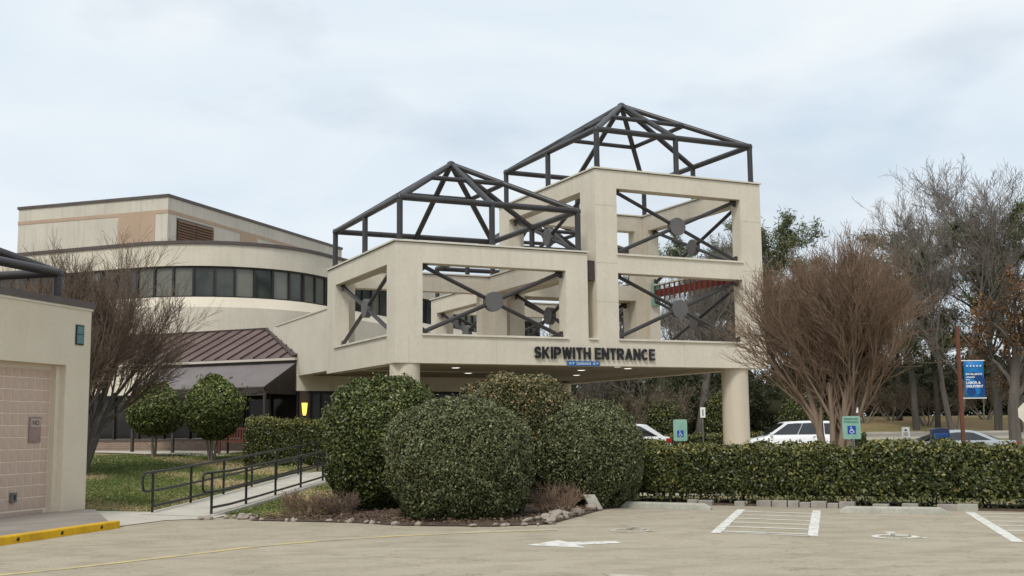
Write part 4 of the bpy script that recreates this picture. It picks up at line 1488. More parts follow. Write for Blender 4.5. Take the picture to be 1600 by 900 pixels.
def myrtle_stems(n, lean0, lean1, L0, L1, r0, r1, base, sx=0.0):
    st = []
    for i in range(n):
        a = 2 * math.pi * i / n + rg.uniform(-.25, .25)
        lean = rg.uniform(lean0, lean1)
        st.append(((math.cos(a) * base, math.sin(a) * base, -.1), (math.cos(a) * lean + sx, math.sin(a) * lean, 1), rg.uniform(L0, L1), rg.uniform(r0, r1)))
    return st
woody('crape_myrtle', 'dense bare reddish brown crape myrtle overlapping the right end of the canopy', (7.8, 28.0, 0), myrtle_stems(7, .0, .11, 2.4, 2.8, .09, .125, .15, -.02), myr_spec, 21, 'bark', 'twig', None, 2,
      .0045, dict(lev=4, n=26000, size=.035, mat='seed', jit=.03, name='seed_heads'))
# crape myrtle behind the side building
myr2 = [dict(d) for d in myr_spec]
myr2[1]['n'], myr2[2]['n'], myr2[3]['n'] = 6, 7, 7
myr2[0]['ang'] = .48
woody('crape_myrtle', 'bare dark twigged crape myrtle rising behind the side building', (-12.1, 32.0, tz(-12.1, 32)), myrtle_stems(8, .12, .50, 2.5, 3.0, .085, .12, .22, .10), myr2, 22, 'bark_gray', 'twig_dark', None, 2,
      .0045, dict(lev=4, n=9000, size=.035, mat='seed', jit=.03, name='seed_heads'))

# bare deciduous trees in the distance
bare_spec = [dict(n=9, seg=7, wob=.05, up=.03, ang=.62, ratio=.52, f0=.30, taper=.25, rr=.55),
             dict(n=7, seg=4, wob=.12, up=.09, ang=.6, ratio=.55, f0=.2, taper=.3, rr=.55),
             dict(n=7, seg=3, wob=.14, up=.10, ang=.6, ratio=.55, f0=.15, taper=.35, rr=.55),
             dict(n=5, seg=2, wob=.16, up=.10, ang=.55, ratio=.6, f0=.15, taper=.5, rr=.6),
             dict(n=0, seg=2, wob=.2, up=.1, ang=.5, ratio=.6, taper=.6)]


def at(px, d, y=0.0):
    return ((px - 800) / 1797.06 * d, d)
bareA = woody('bare_tree', 'bare grey tree rising behind the right frame of the canopy', (*at(1040, 78), 0), [((0, 0, -.3), (.03, 0, 1), 9.6, .20)], bare_spec, 31, 'bark_gray', 'twig_gray', 'bare trees beyond the drive', 2, .0075)
bareB = woody('bare_tree', 'bare forked tree standing tallest above the blue banner', (*at(1482, 72), tz(*at(1482, 72))), [((0, 0, -.3), (-.22, 0, 1), 9.6, .18), ((.2, 0, -.3), (.20, .1, 1), 9.3, .16)], bare_spec, 32, 'bark_gray', 'twig_gray', 'bare trees beyond the drive', 2, .0075)
bareB.scale = (1.18, 1.18, 1.18)
copies = [(bareB, 1100, 80, .92, 2.1, 'bare forked tree seen through the tall canopy frame, right of its discs'),
          (bareA, 1425, 80, 1.32, 1.0, 'slender bare tree behind the pine left of the banner pole'),
          (bareB, 1552, 78, 1.38, 4.0, 'bare tree at the right edge behind the dark pine'),
          (bareA, 1604, 78, 1.5, 2.5, 'bare tree cut by the right picture edge'),
          (bareB, -10, 74, .72, .7, 'bare tree at the left edge behind the side building'),
          (bareA, 60, 95, .8, 5.0, 'bare tree far behind the side building roof tubes'),
          (bareA, 960, 82, .9, 4.4, 'bare tree seen low through the tall canopy frame beside its left pier'),
          (bareB, 930, 70, .55, 1.3, 'low bare tree seen under the canopy behind the parked white car'),
          (bareA, 1010, 66, .52, 2.9, 'small bare tree seen under the canopy above the dome shrub'),
          (bareB, 880, 88, .7, 5.2, 'bare tree under the canopy beside the rear column'),
          (bareA, 770, 96, .8, .4, 'bare tree seen through the lower canopy frame')]
for (src, px, d, sc, rz, lab) in copies:
    x, y = at(px, d)
    copy_tree(src, (x, y, tz(x, y) - .1), rz, sc, lab)

# pines
pine_spec = [dict(n=22, seg=8, wob=.025, up=.02, ang=1.15, ratio=.27, f0=.36, taper=.12, rr=.4),
             dict(n=7, seg=3, wob=.14, up=.05, ang=.7, ratio=.5, f0=.25, taper=.4, rr=.5),
             dict(n=0, seg=2, wob=.2, up=.1, ang=.6, ratio=.5, taper=.5)]
pineA = woody('pine_tree', 'dark green pine just left of the banner pole', (*at(1458, 80), tz(*at(1458, 80))), [((0, 0, -.3), (0.02, 0, 1), 11.6, .22)], pine_spec, 41, 'bark_dark', 'bark_dark', 'pines beyond the drive', 1, .012,
              dict(lev=1, n=15000, size=.42, mat='needle', aspect=.14, jit=.2, name='needles'))
pineB = woody('pine_tree', 'dark green pine filling the upper right corner', (*at(1585, 76), tz(*at(1585, 76))), [((0, 0, -.3), (-0.03, 0, 1), 13.8, .25)], pine_spec, 42, 'bark_dark', 'bark_dark', 'pines beyond the drive', 1, .012,
              dict(lev=1, n=17000, size=.42, mat='needle', aspect=.14, jit=.2, name='needles'))
for (src, px, d, sc, rz, lab) in [(pineB, 1208, 76, .98, 1.2, 'pine top showing at the right edge of the tall canopy frame'),
                                  (pineA, 1250, 88, 1.0, 2.2, 'pine behind the left half of the crape myrtle'),
                                  (pineA, 1400, 90, 1.18, 3.1, 'pine between the crape myrtle and the banner pole'),
                                  (pineB, 1085, 92, 1.0, 4.0, 'pine seen through the lower opening of the tall frame'),
                                  (pineA, 1150, 84, .98, 5.0, 'pine behind the right pier of the tall frame'),
                                  (pineA, 985, 90, .92, .6, 'pine low behind the left pier of the tall frame'),
                                  (pineA, 772, 90, .75, 1.9, 'green pine seen through the lower canopy frame')]:
    x, y = at(px, d)
    copy_tree(src, (x, y, tz(x, y) - .1), rz, sc, lab)

# oak holding brown leaves at the right edge
oak_spec = [dict(n=8, seg=5, wob=.07, up=.03, ang=.95, ratio=.62, f0=.32, taper=.5, rr=.5),
            dict(n=6, seg=4, wob=.16, up=.06, ang=.7, ratio=.55, f0=.25, taper=.35, rr=.55),
            dict(n=6, seg=3, wob=.18, up=.04, ang=.7, ratio=.55, f0=.2, taper=.4, rr=.6),
            dict(n=0, seg=2, wob=.2, up=.05, ang=.6, ratio=.5, taper=.5)]
ox_, oy_ = at(1578, 56)
woody('oak_tree', 'oak holding rust brown leaves at the right edge, thick grey trunk', (ox_, oy_, tz(ox_, oy_)), [((0, 0, -.3), (.02, 0, 1), 6.2, .34)], oak_spec, 51, 'bark_gray', 'bark_dark', None, 2, .01,
      dict(lev=3, n=4200, size=.13, mat='leaf_dead', aspect=.6, jit=.08, name='foliage'))
# small multi-stem trees on the bank
sm_spec = [dict(n=6, seg=4, wob=.09, up=.04, ang=.5, ratio=.6, f0=.35, taper=.5, rr=.6),
           dict(n=6, seg=3, wob=.12, up=.06, ang=.5, ratio=.6, f0=.15, taper=.45, rr=.6),
           dict(n=6, seg=2, wob=.15, up=.07, ang=.55, ratio=.6, f0=.15, taper=.5, rr=.65),
           dict(n=0, seg=2, wob=.18, up=.08, ang=.5, ratio=.6, taper=.6)]
st = [((math.cos(a) * .15, math.sin(a) * .15, -.1), (math.cos(a) * .75, math.sin(a) * .75, 1), 2.5, .07) for a in (0.2, 1.3, 2.6, 3.7, 4.6, 5.6)]
x, y = at(1441, 84)
smA = woody('small_bare_tree', 'small bare multi stemmed tree on the bank left of the banner pole', (x, y, tz(x, y)), st, sm_spec, 61, 'bark_light', 'twig_dark', 'small trees on the grass bank', 1, .009, dict(lev=3, n=1500, size=.10, mat='needle', jit=.1, name='seed_heads'))
for (px, d, sc, rz, lab) in [(1388, 90, 1.05, 1.0, 'small bare multi stemmed tree on the bank beside the crape myrtle'), (1533, 90, 1.05, 2.2, 'small bare multi stemmed tree on the bank right of the banner pole'),
                             (1345, 88, .9, 4.1, 'small bare tree on the bank just right of the crape myrtle trunk'), (1000, 63, 1.0, 3.0, 'bare brown bush under the canopy left of the dome shrub'),
                             (940, 62, 1.1, .5, 'bare brown bush under the canopy beside the olive shrub'), (1065, 66, 1.15, 5.2, 'bare brown bush behind the white arrow sign')]:
    x, y = at(px, d)
    copy_tree(smA, (x, y, tz(x, y) - .05), rz, sc, lab)
# trunk seen under the canopy
x, y = at(1086, 64)
woody('bare_tree', 'straight thick trunk standing behind the white arrow sign', (x, y, tz(x, y)), [((0, 0, -.2), (0, 0, 1), 9.0, .30)], bare_spec, 63, 'bark_gray', 'twig_gray', 'bare trees beyond the drive', 2, .011)

# dark evergreen screen behind the bank
def evergreen(loc, rad, n, seed, label):
    rng = np.random.default_rng(seed)
    root = thing('evergreen_tree', label, 'tree', loc, 0, 'evergreen screen behind the bank')
    d = unit(rng.normal(0, 1, (n, 3)))
    k = 1 + bumps(d, rng, 10, .16, 2, 9) + bumps(d, rng, 12, .08, 9, 20)
    C = np.array(loc) + np.array([0, 0, rad[2] * .9])
    P = C + d * np.array(rad) * (k * (1 - np.abs(rng.normal(0, .10, n))))[:, None]
    P = P[P[:, 2] > loc[2]]
    leaves('crown', P, unit(P - C), .24, 'leaf_dark', root, rng, .5, .9)
    V, F = ICO
    kk = (1 + bumps(V, np.random.default_rng(seed), 10, .16, 2, 9)) * .8
    VV = C + V * np.array(rad) * kk[:, None]
    VV[:, 2] = np.maximum(VV[:, 2], loc[2])
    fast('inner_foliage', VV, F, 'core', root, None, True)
    MB().tube((loc[0], loc[1], loc[2] - .2), (loc[0], loc[1], loc[2] + rad[2]), .14, .06, 7).build('trunk', 'bark_dark', root, True)
    return root
evA = evergreen((0, 0, 0), (3.0, 2.4, 2.6), 7000, 71, 'x')
evB = evergreen((0, 0, 0), (2.8, 2.4, 3.1), 7000, 72, 'x')
evpos = [905, 950, 1000, 1048, 1098, 1150, 1205, 1255, 1305, 1352, 1398, 1442, 1490, 1535, 1580, 1622]
used = {}
cnt_w = {}
for i, px in enumerate(evpos):
    d = 99 + (i % 3) * 2.2 if px > 1290 else 74 + (i % 3) * 2.0
    sc = (1.0 if px > 1290 else .86) * (1 + .08 * math.sin(i * 2.1))
    x, y = at(px, d)
    where = 'under the canopy' if px < 1140 else ('behind the crape myrtle' if px < 1380 else 'behind the grass bank')
    ords = ['first', 'second', 'third', 'fourth', 'fifth', 'sixth', 'seventh', 'eighth']
    cnt_w[where] = cnt_w.get(where, -1) + 1
    lab = ords[cnt_w[where]] + ' dark evergreen from the left in the dense screen ' + where
    src = (evA, evB)[i % 2]
    if src.name not in used:
        used[src.name] = 1
        src.location = (x, y, tz(x, y) - .1)
        src['label'] = lab
        src.scale = (sc, sc, sc)
    else:
        copy_tree(src, (x, y, tz(x, y) - .1), i * 1.3, sc, lab)

# leafless little shrubs in the bed
tw_spec = [dict(n=6, seg=3, wob=.15, up=.06, ang=.5, ratio=.6, f0=.2, taper=.5, rr=.7), dict(n=5, seg=2, wob=.2, up=.05, ang=.6, ratio=.6, f0=.2, taper=.5, rr=.7), dict(n=0, seg=2, wob=.2, up=.05, ang=.5, ratio=.6, taper=.6)]
for (x, y, h_, lab, mt) in [(-3.72, 20.75, .42, 'leafless twiggy brown bush in the bed beside the ramp', 'twig'), (-3.1, 20.9, .36, 'thin leafless bush against the tall glossy shrub', 'twig_dark'),
                            (.75, 20.6, .46, 'leafless reddish bush between the grey shrub and the rock pile', 'twig')]:
    st = [((math.cos(a) * .1, math.sin(a) * .1, -.03), (math.cos(a) * .7, math.sin(a) * .7, 1), h_, .009) for a in np.arange(0, 6.28, .30)]
    woody('twiggy_bush', lab, (x, y, tz(x, y)), st, tw_spec, int(abs(x) * 100) + 3, mt, mt, None, 1, .0035, dict(lev=2, n=500, size=.03, mat='litter', jit=.02, name='dead_leaves'), 5, 'bush')

# ---- planting bed, litter, rocks
bed = [(-4.6, 20.25), (-2.7, 19.55), (-1.8, 18.85), (-.3, 18.5), (.58, 18.85), (1.8, 22.4), (2.3, 24.0), (1.5, 24.6), (-1, 24.8), (-3.2, 23.6), (-3.4, 21.4), (-4.4, 20.9)]
b = MB()
cx, cy = -.8, 21.4
P = [(cx, cy, .10)]
for k in (.55, .85, 1.0):
    P += [(cx + (x - cx) * k, cy + (y - cy) * k, .10 * (1 - k) + .02 + .04 * (1 - k)) for x, y in bed]
nb_ = len(bed)
F = [(0, 1 + i, 1 + (i + 1) % nb_) for i in range(nb_)]
for r_ in range(2):
    F += [(1 + r_ * nb_ + i, 1 + (r_ + 1) * nb_ + i, 1 + (r_ + 1) * nb_ + (i + 1) % nb_, 1 + r_ * nb_ + (i + 1) % nb_) for i in range(nb_)]
b.add(P, F)
struct(b.build('planting_bed', 'mulch', None, True))
rng = np.random.default_rng(77)


def inpoly(px, py, poly):
    ins = np.zeros(len(px), bool)
    j = len(poly) - 1
    for i in range(len(poly)):
        xi, yi = poly[i]
        xj, yj = poly[j]
        c_ = ((yi > py) != (yj > py)) & (px < (xj - xi) * (py - yi) / (yj - yi + 1e-12) + xi)
        ins ^= c_
        j = i
    return ins
X = rng.uniform(-4.7, 2.5, 9000)
Y2 = rng.uniform(18.4, 24.8, 9000)
k = inpoly(X, Y2, bed)
C = np.stack([X[k], Y2[k], .05 + rng.uniform(0, .05, k.sum())], -1)
lo = leaves('leaf_litter', C, np.tile([0, 0, 1.0], (len(C), 1)), .06, 'litter', None, rng, .6, .5)
lo['label'] = 'brown fallen leaves scattered over the planting bed'
lo['category'] = 'leaves'
# strip of soil below the hedge
fr = frame(2.0, 24.05, HA)
struct(MB(fr).box(.3, 13.4, -.10, 1.5, -.05, .035).build('hedge_soil', 'mulch'))


def rock(loc, s, seed, label, group):
    rg_ = np.random.default_rng(seed)
    V, F = ROCKS[seed % len(ROCKS)]
    me = F
    o = bpy.data.objects.new('rock', me)
    COL.objects.link(o)
    o.location = loc
    o.rotation_euler = (rg_.uniform(-.3, .3), rg_.uniform(-.3, .3), rg_.uniform(0, 6.28))
    o.scale = (s * rg_.uniform(.8, 1.4), s * rg_.uniform(.7, 1.1), s * rg_.uniform(.45, .75))
    return tag(o, label, 'rock', group)
ROCKS = []
V0, F0 = icoball(2)
for i in range(6):
    rg_ = np.random.default_rng(300 + i)
    r_ = 1 + bumps(V0, rg_, 8, .28, 1, 4)
    VV = V0 * r_[:, None]
    for _ in range(5):      # chisel flat facets
        nn = unit(rg_.normal(0, 1, (1, 3)))[0]
        dd = VV @ nn
        VV = VV - np.outer(np.maximum(dd - .72, 0), nn)
    o = fast('rock', VV, F0, 'rock')
    ROCKS.append((None, o.data))
    bpy.data.objects.remove(o)
i = 0
edge = [(-5.35, 20.62), (-4.55, 20.22), (-3.6, 19.9), (-2.7, 19.55), (-1.8, 18.85), (-.6, 18.5), (.3, 18.62)]
for a in range(11):                    # cluster at the foot of the rail
    rock((-5.1 + rng.uniform(-.45, .6), 20.72 + rng.uniform(-.18, .22), .035), rng.uniform(.055, .11), i, 'pale rock in the cluster at the foot of the ramp handrail', 'rocks at the ramp foot')
    i += 1
for a in range(24):
    t = rng.uniform(.15, 1) * (len(edge) - 1.001)
    k = int(t)
    p = np.array(edge[k]) + (np.array(edge[k + 1]) - np.array(edge[k])) * (t - k)
    rock((p[0] + rng.normal(0, .04), p[1] + abs(rng.normal(.03, .05)), .03), rng.uniform(.03, .085), i, 'small pale rock in the row along the bed edge', 'rocks edging the planting bed')
    i += 1
for a in range(34):                    # pile towards the hedge
    t = rng.uniform(0, 1)
    p = np.array([.55, 18.9]) * (1 - t) + np.array([1.75, 22.3]) * t
    rock((p[0] - abs(rng.normal(0, .25)) + .02, p[1] + rng.uniform(-.1, .3), .04 + rng.uniform(0, .06)), rng.uniform(.06, .13), i, 'tan rock in the pile at the bed corner near the wheel stop', 'rocks piled at the bed corner')
    i += 1
sl = tag(MB(frame(1.55, 21.9, .5)).add([(-.12, -.03, .02), (.12, -.03, .02), (.12, .03, .02), (-.12, .03, .02), (-.22, .10, .30), (.02, .10, .30), (.02, .14, .29), (-.22, .14, .29)],
                                    [(0, 1, 5, 4), (1, 2, 6, 5), (2, 3, 7, 6), (3, 0, 4, 7), (4, 5, 6, 7)]).build('paving_slab', 'wheel_stop'), 'flat grey slab leaning upright in the rock pile', 'slab')

# grass blades on the lawn
n = 70000
X = rng.uniform(-16, -2.6, n)
Y2 = 21.2 + 19 * rng.uniform(0, 1, n) ** 1.3
ok = ~inpoly(X, Y2, bed) & ~inpoly(X, Y2, [(-9, 20), (-5.2, 20), (-5.0, 21.7), (-8.6, 23.3)])
rel = (X - rp0[0] - (Y2 - rp0[1]) * .1076)
ok &= ~((rel > -1.52) & (rel < .22))
X, Y2 = X[ok], Y2[ok]
pat = np.sin(X * .9 + np.sin(Y2 * .7) * 1.4) * np.sin(Y2 * .55 + 1.0 + X * .3) + .5 * np.sin(X * 2.3 + Y2 * 1.7)
C = np.stack([X, Y2, TZ(X, Y2) + .025], -1)
g = leaves('grass', C, np.tile([0, -1.0, .25], (len(C), 1)), .075, 'grass_blade', None, rng, .35, .55, np.clip(pat * .8, -.35, .65))
g['label'] = 'short winter lawn grass, green with straw coloured patches'
g['category'] = 'grass'
# ------------------------------------------------------------------ street furniture
def wheel_stop(p, q, label):
    (x0, y0), (x1, y1) = p, q
    L = math.hypot(x1 - x0, y1 - y0)
    a = math.atan2(y1 - y0, x1 - x0)
    fr = frame(x0, y0, a)
    b = MB(fr)
    rings = []
    for (t, h_) in ((0, .06), (.10, .125), (L - .14, .125), (L, .05)):
        rings.append([(t, 0, 0.002), (t, .02, h_ * .8), (t, .05, h_), (t, .13, h_), (t, .16, h_ * .8), (t, .18, 0.002)])
    b.loft(rings)
    o = b.build('wheel_stop', 'wheel_stop', None, bevel=.008)
    return tag(o, label, 'wheel stop', 'concrete wheel stops')
wheel_stop((2.05, 22.55), (3.62, 21.65), 'concrete wheel stop beside the rock pile')
wheel_stop((5.74, 20.62), (7.45, 20.06), 'concrete wheel stop in the space right of the hatched aisle')

# edging blocks below the hedge
ed = thing('stone_edging', 'row of weathered concrete edging blocks along the foot of the hedge', 'edging', (*frame(2.0, 24.05, HA)(2, -.12, 0)[:2], 0), HA)
fr = frame(2.0, 24.05, HA)
rr = random.Random(9)
a = 1.7
while a < 6.9:
    L = rr.choice((.30, .30, .42, .22))
    dz = rr.uniform(-.02, .02)
    dy = rr.uniform(-.02, .02)
    if rr.random() > .12:
        MB(fr).box(a, a + L - .018, -.24 + dy, -.08 + dy, -.03, .115 + dz).build('edging_block', 'edging', ed, bevel=.014)
    a += L
MB(fr).box(6.55 + .15, 6.55 + .50, -.24, -.08, -.03, .13).build('edging_block', 'wheel_stop', ed, bevel=.014)


def parking_sign(x, y, ang, w, h_, z0, label, txt):
    fr = frame(x, y, ang)
    s_ = thing('parking_sign', label, 'sign', (x, y, 0), ang, 'accessible parking signs')
    MB(fr).tube((0, .035, -.05), (0, .035, z0 + h_ - .03), .025, n=8).build('post', 'post_gray', s_, True)
    rad = .035
    poly = []
    for (cx_, cz_, a0) in ((w / 2 - rad, z0 + rad, -90), (w / 2 - rad, z0 + h_ - rad, 0), (-w / 2 + rad, z0 + h_ - rad, 90), (-w / 2 + rad, z0 + rad, 180)):
        for k_ in range(4):
            poly.append((cx_ + rad * math.cos(R(a0 + k_ * 30)), cz_ + rad * math.sin(R(a0 + k_ * 30))))
    b = MB(fr)
    b.loft([[(px_, o_, pz_) for px_, pz_ in poly] for o_ in (-.004, .006)])
    pnl = b.build('panel', 'sign_green', s_)
    sq = w * .46
    cz_ = z0 + h_ * (.40 if txt else .34)
    MB(fr).box(-sq / 2, sq / 2, -.008, -.0045, cz_ - sq / 2, cz_ + sq / 2).build('symbol_panel', 'isa_blue', s_)
    P, F = isa_symbol()
    b = MB(fr)
    b.add([((px_ - .5) * sq * .88, -.0105, cz_ + (pz_ - .5) * sq * .88) for px_, pz_ in P], F)
    b.build('wheelchair_symbol', 'white', s_)
    if txt:
        for (t_, zz_) in (('RESERVED', .83), ('PARKING', .70)):
            P, F, ww = text_mesh(t_, h_ * .085, 0, .02, w * .78)
            b = MB(fr)
            b.add([(-w * .39 + px_, -.0075, z0 + h_ * zz_ + py_) for px_, py_, _ in P], F)
            b.build('lettering', 'sign_text', s_)
    return s_
parking_sign(3.62, 25.15, R(0), .30, .465, 1.24, 'small green accessible parking sign behind the hedge, left of the right column', False)
parking_sign(6.92, 23.72, R(-6), .36, .47, 1.26, 'green reserved parking sign with wheelchair symbol beside the crape myrtle trunk', True)

# white arrow sign under the canopy
asn = thing('arrow_sign', 'white traffic sign with a black bar seen under the canopy', 'sign', (9.52, 58.2, 0), 0)
MB().tube((9.52, 58.2, -.05), (9.52, 58.2, 2.0), .03, n=8).build('post', 'post_gray', asn, True)
MB().box(9.40, 9.65, 58.14, 58.16, 1.99, 2.50).build('panel', 'white', asn)
MB().box(9.505, 9.555, 58.132, 58.138, 2.07, 2.40).build('arrow_bar', 'black_letter', asn)
# small white notice
wn = thing('notice_sign', 'small white notice sign standing behind the hedge', 'sign', (10.15, 30.0, 0), 0)
MB().tube((10.15, 30.03, -.05), (10.15, 30.03, 1.3), .02, n=8).build('post', 'post_gray', wn, True)
MB().box(10.05, 10.25, 30.0, 30.015, 1.22, 1.48).build('panel', 'white', wn)
MB().box(10.12, 10.18, 29.99, 29.997, 1.38, 1.42).build('symbol', 'black_letter', wn)
for k_ in range(3):
    MB().box(10.09, 10.21, 29.99, 29.997, 1.26 + k_ * .033, 1.272 + k_ * .033).build('text_line', 'post_gray', wn)
# blue mailbox
mx_, my_ = 13.67, 37.2
mb = thing('mailbox', 'dark blue street collection mailbox with rounded top', 'mailbox', (mx_, my_, 0), R(-12))
fm = frame(mx_, my_, R(-12))
prof = [(-.30, .12), (.30, .12), (.30, 1.22)] + [(.30 * math.copysign(abs(math.cos(R(a_))) ** .5, math.cos(R(a_))), 1.24 + .19 * abs(math.sin(R(a_))) ** .6) for a_ in range(10, 171, 20)] + [(-.30, 1.22)]
MB(fm).loft([[(x_ * .9, y_, z_) for x_, z_ in prof] for y_ in (-.26, .26)]).build('body', 'mail_blue', mb, bevel=.015)
MB(fm).box(-.24, .24, -.30, -.262, 1.06, 1.26).build('chute_door', 'blue_dark', mb, bevel=.02)
MB(fm).tube((-.2, -.32, 1.08), (.2, -.32, 1.08), .012, n=6).build('handle', 'post_gray', mb)
for (a_, c_) in ((-.22, -.2), (.22, -.2), (-.22, .2), (.22, .2)):
    MB(fm).box(a_ - .03, a_ + .03, c_ - .03, c_ + .03, -.03, .12).build('leg', 'mail_blue', mb)
MB(fm).add([(.0, -.263, 1.02), (.15, -.263, 1.02), (.09, -.263, .86), (.06, -.263, .93), (.02, -.263, .98)], [(0, 4, 3, 2, 1)]).build('emblem', 'white', mb)
MB(fm).box(-.22, -.06, -.266, -.262, .86, .94).build('label_sticker', 'white', mb)
# banner pole
bx_, by_ = 14.34, 37.0
bp_ = thing('banner_pole', 'rust brown pole carrying a banner near the road', 'pole', (bx_, by_, 0), 0)
MB().tube((bx_, by_, -.1), (bx_, by_, 4.66), .07, .065, 12).build('pole', 'rust_pole', bp_, True)
for z_ in (2.36, 3.56):
    MB().tube((bx_ + .05, by_, z_), (bx_ + .82, by_, z_), .016, n=8).build('bracket_arm', 'white', bp_, True)
bn = thing('street_banner', 'blue banner with white award lettering hanging from the rust brown pole', 'banner', (bx_ + .4, by_, 2.4), 0)
b = MB()
P, F = [], []
for i_ in range(8):
    for k_ in range(2):
        x_ = bx_ + (.15 + k_ * .63)
        P.append((x_, by_ - .012 * math.sin(i_ * .9 + k_), 2.38 + i_ * (1.16 / 7)))
for i_ in range(7):
    F.append((2 * i_, 2 * i_ + 1, 2 * i_ + 3, 2 * i_ + 2))
b.add(P, F)
bo = b.build('fabric', 'blue_bright', bn, True)
bo.modifiers.new('solid', 'SOLIDIFY').thickness = .006
b = MB()
b.add([(bx_ + .78 - .0, by_ - .022, 2.95), (bx_ + .78, by_ - .022, 2.45), (bx_ + .62, by_ - .022, 2.42), (bx_ + .66, by_ - .022, 2.7), (bx_ + .5, by_ - .022, 2.95), (bx_ + .2, by_ - .022, 3.15), (bx_ + .45, by_ - .022, 3.2), (bx_ + .7, by_ - .022, 3.12)], [(0, 7, 6, 5, 4, 3, 2, 1)])
n_ = 18
b.add([(bx_ + .34 + .15 * math.cos(2 * math.pi * i_ / n_), by_ - .022, 2.58 + .13 * math.sin(2 * math.pi * i_ / n_)) for i_ in range(n_)], [tuple(range(n_))])
b.build('dark_motif', 'blue_dark', bn)
for (t_, z_, h_, w_) in (('EXCELLENCE', 3.10, .058, .52), ('AWARD', 3.005, .05, .28), ('FOR', 2.93, .04, .12), ('LABOR &', 2.815, .082, .46), ('DELIVERY', 2.70, .082, .54)):
    P, F, ww = text_mesh(t_, h_, 0, .035, w_)
    b = MB()
    b.add([(bx_ + .19 + x_, by_ - .027, z_ + y_) for x_, y_, _ in P], F)
    b.build('lettering', 'white', bn)
b = MB()
for k_ in range(5):
    cx_ = bx_ + .25 + k_ * .105
    P = []
    for i_ in range(10):
        r_ = (.042, .018)[i_ % 2]
        P.append((cx_ + r_ * math.sin(i_ * math.pi / 5), by_ - .027, 3.39 + r_ * math.cos(i_ * math.pi / 5)))
    b.add(P, [tuple(range(10))])
b.build('stars', 'white', bn)
# back of a stop sign at the right edge
sx_, sy_ = 20.02, 45.0
ss = thing('octagonal_sign', 'pale back of an octagonal traffic sign at the right edge', 'sign', (sx_, sy_, 0), 0)
MB().tube((sx_, sy_ - .04, -.1), (sx_, sy_ - .04, 2.3), .03, n=8).build('post', 'post_gray', ss, True)
b = MB()
b.loft([[(sx_ + .42 * math.cos(R(22.5 + 45 * i_)), sy_ + o_, 1.95 + .42 * math.sin(R(22.5 + 45 * i_))) for i_ in range(8)] for o_ in (0, .01)])
b.build('panel', 'cap', ss)
# camera pole
cx_, cy_ = 13.2, 45.0
cp = thing('camera_pole', 'thin pole with a white dome camera behind the reserved parking sign', 'camera pole', (cx_, cy_, 0), 0)
MB().tube((cx_, cy_, -.1), (cx_, cy_, 2.45), .03, n=8).build('pole', 'post_gray', cp, True)
MB().lathe((cx_ - .03, cy_, 2.42), [(.03, 0), (.09, .06), (.10, .12), (.07, .19), (.0, .21)], 12).build('dome', 'white', cp, True)
MB().box(cx_ + .02, cx_ + .20, cy_ - .06, cy_ + .06, 2.02, 2.22).build('camera_box', 'white', cp)

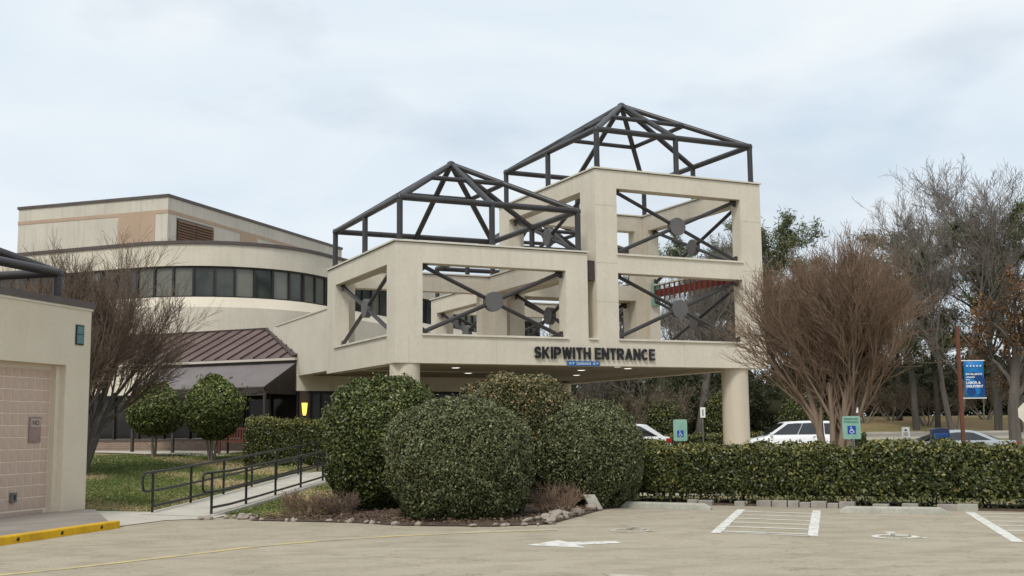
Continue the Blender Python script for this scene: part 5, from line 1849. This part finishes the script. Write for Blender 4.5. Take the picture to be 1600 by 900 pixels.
# ------------------------------------------------------------------ cars
def car(name, label, loc, ang, paint, L, Wd, belt, roofz, hood, wind, rear, tailz, sidewin, cat='car'):
    """x along the car (front at +L/2). wind=(base x, roof x); rear=(roof x, base x)"""
    fr = frame(loc[0], loc[1], ang, loc[2])
    r_ = thing(name, label, cat, loc, ang, 'vehicles beyond the hedge')
    hl = L / 2
    st_ = [(-hl, .52, tailz * .80, .80), (-hl + .06, .32, tailz * .97, .88), (-hl + .35, .24, tailz, .96), (rear[1], .22, belt - .0, 1.0), (0, .2, belt, 1.0), (wind[0], .2, belt - .02, 1.0),
           (hl - .75, .22, hood, .97), (hl - .2, .26, hood - .10, .88), (hl, .42, hood - .24, .72)]
    rings = []
    for (x, zb_, zt, k) in st_:
        w = Wd / 2 * k
        rings.append([(x, -w * .92, zb_), (x, -w, zb_ + .16), (x, -w, zt * .62), (x, -w * .97, zt * .88), (x, -w * .88, zt), (x, w * .88, zt), (x, w * .97, zt * .88), (x, w, zt * .62), (x, w, zb_ + .16), (x, w * .92, zb_)])
    MB(fr).loft(rings).build('body', paint, r_, True)
    wb, wr = Wd / 2 * .88, Wd / 2 * .68
    xs_ = np.linspace(0, 1, 9)

    def roofpt(t):
        x = wind[1] + (rear[0] - wind[1]) * t
        z = roofz - .05 * (2 * t - 1) ** 2 - (.02 if t > .5 else 0) * (2 * t - 1)
        return x, z
    rings = []
    belt_pts = [(wind[0] + (rear[1] - wind[0]) * t) for t in xs_]
    for t, bx in zip(xs_, belt_pts):
        x, z = roofpt(t)
        rings.append([(bx, -wb, belt - .03), (x, -wr - .02, z - .07), (x, -wr + .10, z), (x, wr - .10, z), (x, wr + .02, z - .07), (bx, wb, belt - .03)])
    MB(fr).loft(rings).build('cabin', paint, r_, True)

    def surf(t, h_, side, o=.014):
        x, z = roofpt(t)
        bx = wind[0] + (rear[1] - wind[0]) * t
        z1 = z - .07
        return (bx + (x - bx) * h_, side * (wb + (wr + .02 - wb) * h_ + o), belt - .03 + (z1 - belt + .03) * h_)
    for side in (-1, 1):
        for (t0, t1, tt0, tt1) in sidewin:
            P = [surf(t0, .10, side), surf((t0 + t1) / 2, .10, side), surf(t1, .10, side), surf(tt1, .93, side), surf((tt0 + tt1) / 2, .95, side), surf(tt0, .93, side)]
            MB(fr).add(P, [(0, 1, 2, 3, 4, 5) if side < 0 else (5, 4, 3, 2, 1, 0)]).build('side_window', 'car_glass', r_)
        MB(fr).box(wind[0] - .28, wind[0] - .12, side * (Wd / 2 + .02) - .07, side * (Wd / 2 + .02) + .07, belt - .02, belt + .13).build('mirror', paint, r_, bevel=.02)
        for x in (hl - .95, -hl + .95):
            c0, c1 = (x, side * (Wd / 2 - .20), .33), (x, side * (Wd / 2 + .008), .33)
            wh = MB(fr).tube(c0, c1, .33, n=22).build('wheel', 'tyre', r_, True)
            MB(fr).tube((x, side * (Wd / 2 - .02), .33), (x, side * (Wd / 2 + .016), .33), .21, n=16).build('rim', 'alloy', wh, True)
        MB(fr).box(-hl - .01, -hl + .22, side * Wd / 2 * .80 - .12, side * Wd / 2 * .80 + .12, tailz * .74, tailz * .92).build('tail_light', 'tail_red', r_, bevel=.02)
        MB(fr).box(hl - .30, hl - .06, side * Wd * .34 - .14, side * Wd * .34 + .14, hood - .27, hood - .15).build('headlight', 'white', r_, bevel=.02)
    xr, zr = roofpt(0)
    e = .02
    MB(fr).add([(wind[0] + e + .04, -wb * .88, belt + .04), (wind[0] + e + .04, wb * .88, belt + .04), (xr + e + .03, wr * .88, zr - .05), (xr + e + .03, -wr * .88, zr - .05)], [(0, 1, 2, 3)]).build('windscreen', 'car_glass', r_)
    xr, zr = roofpt(1)
    MB(fr).add([(rear[1] - e - .03, -wb * .86, belt + .06), (rear[1] - e - .03, wb * .86, belt + .06), (xr - e - .03, wr * .86, zr - .06), (xr - e - .03, -wr * .86, zr - .06)], [(3, 2, 1, 0)]).build('rear_window', 'car_glass', r_)
    return r_
# all face left (front towards -x) -> rotate by 180 deg
car('minivan', 'white minivan with dark side windows beyond the hedge, behind the crape myrtle trunk', (13.95, 57.0, 0.015), R(180 - 3), 'car_white', 5.0, 1.95, 1.07, 1.76, 1.0, (1.62, .72), (-2.12, -2.40), 1.12,
    [(.05, .35, .07, .31), (.36, .68, .32, .655), (.69, .96, .665, .94)], 'van')
car('parked_car', 'white car with a sloping rear seen under the canopy', (4.72, 52.3, 0.015), R(180 - 2), 'car_white', 4.6, 1.85, 1.10, 1.70, .98, (1.25, .45), (-1.25, -2.05), 1.12,
    [(.07, .46, .10, .42), (.49, .92, .46, .80)])
car('parked_car', 'silver sedan beyond the hedge behind the banner pole', (17.75, 47.0, tz(17.75, 47) + .012), R(180), 'car_silver', 4.7, 1.82, .98, 1.40, .86, (1.22, .42), (-.90, -1.62), .98,
    [(.07, .48, .12, .46), (.51, .90, .49, .78)])
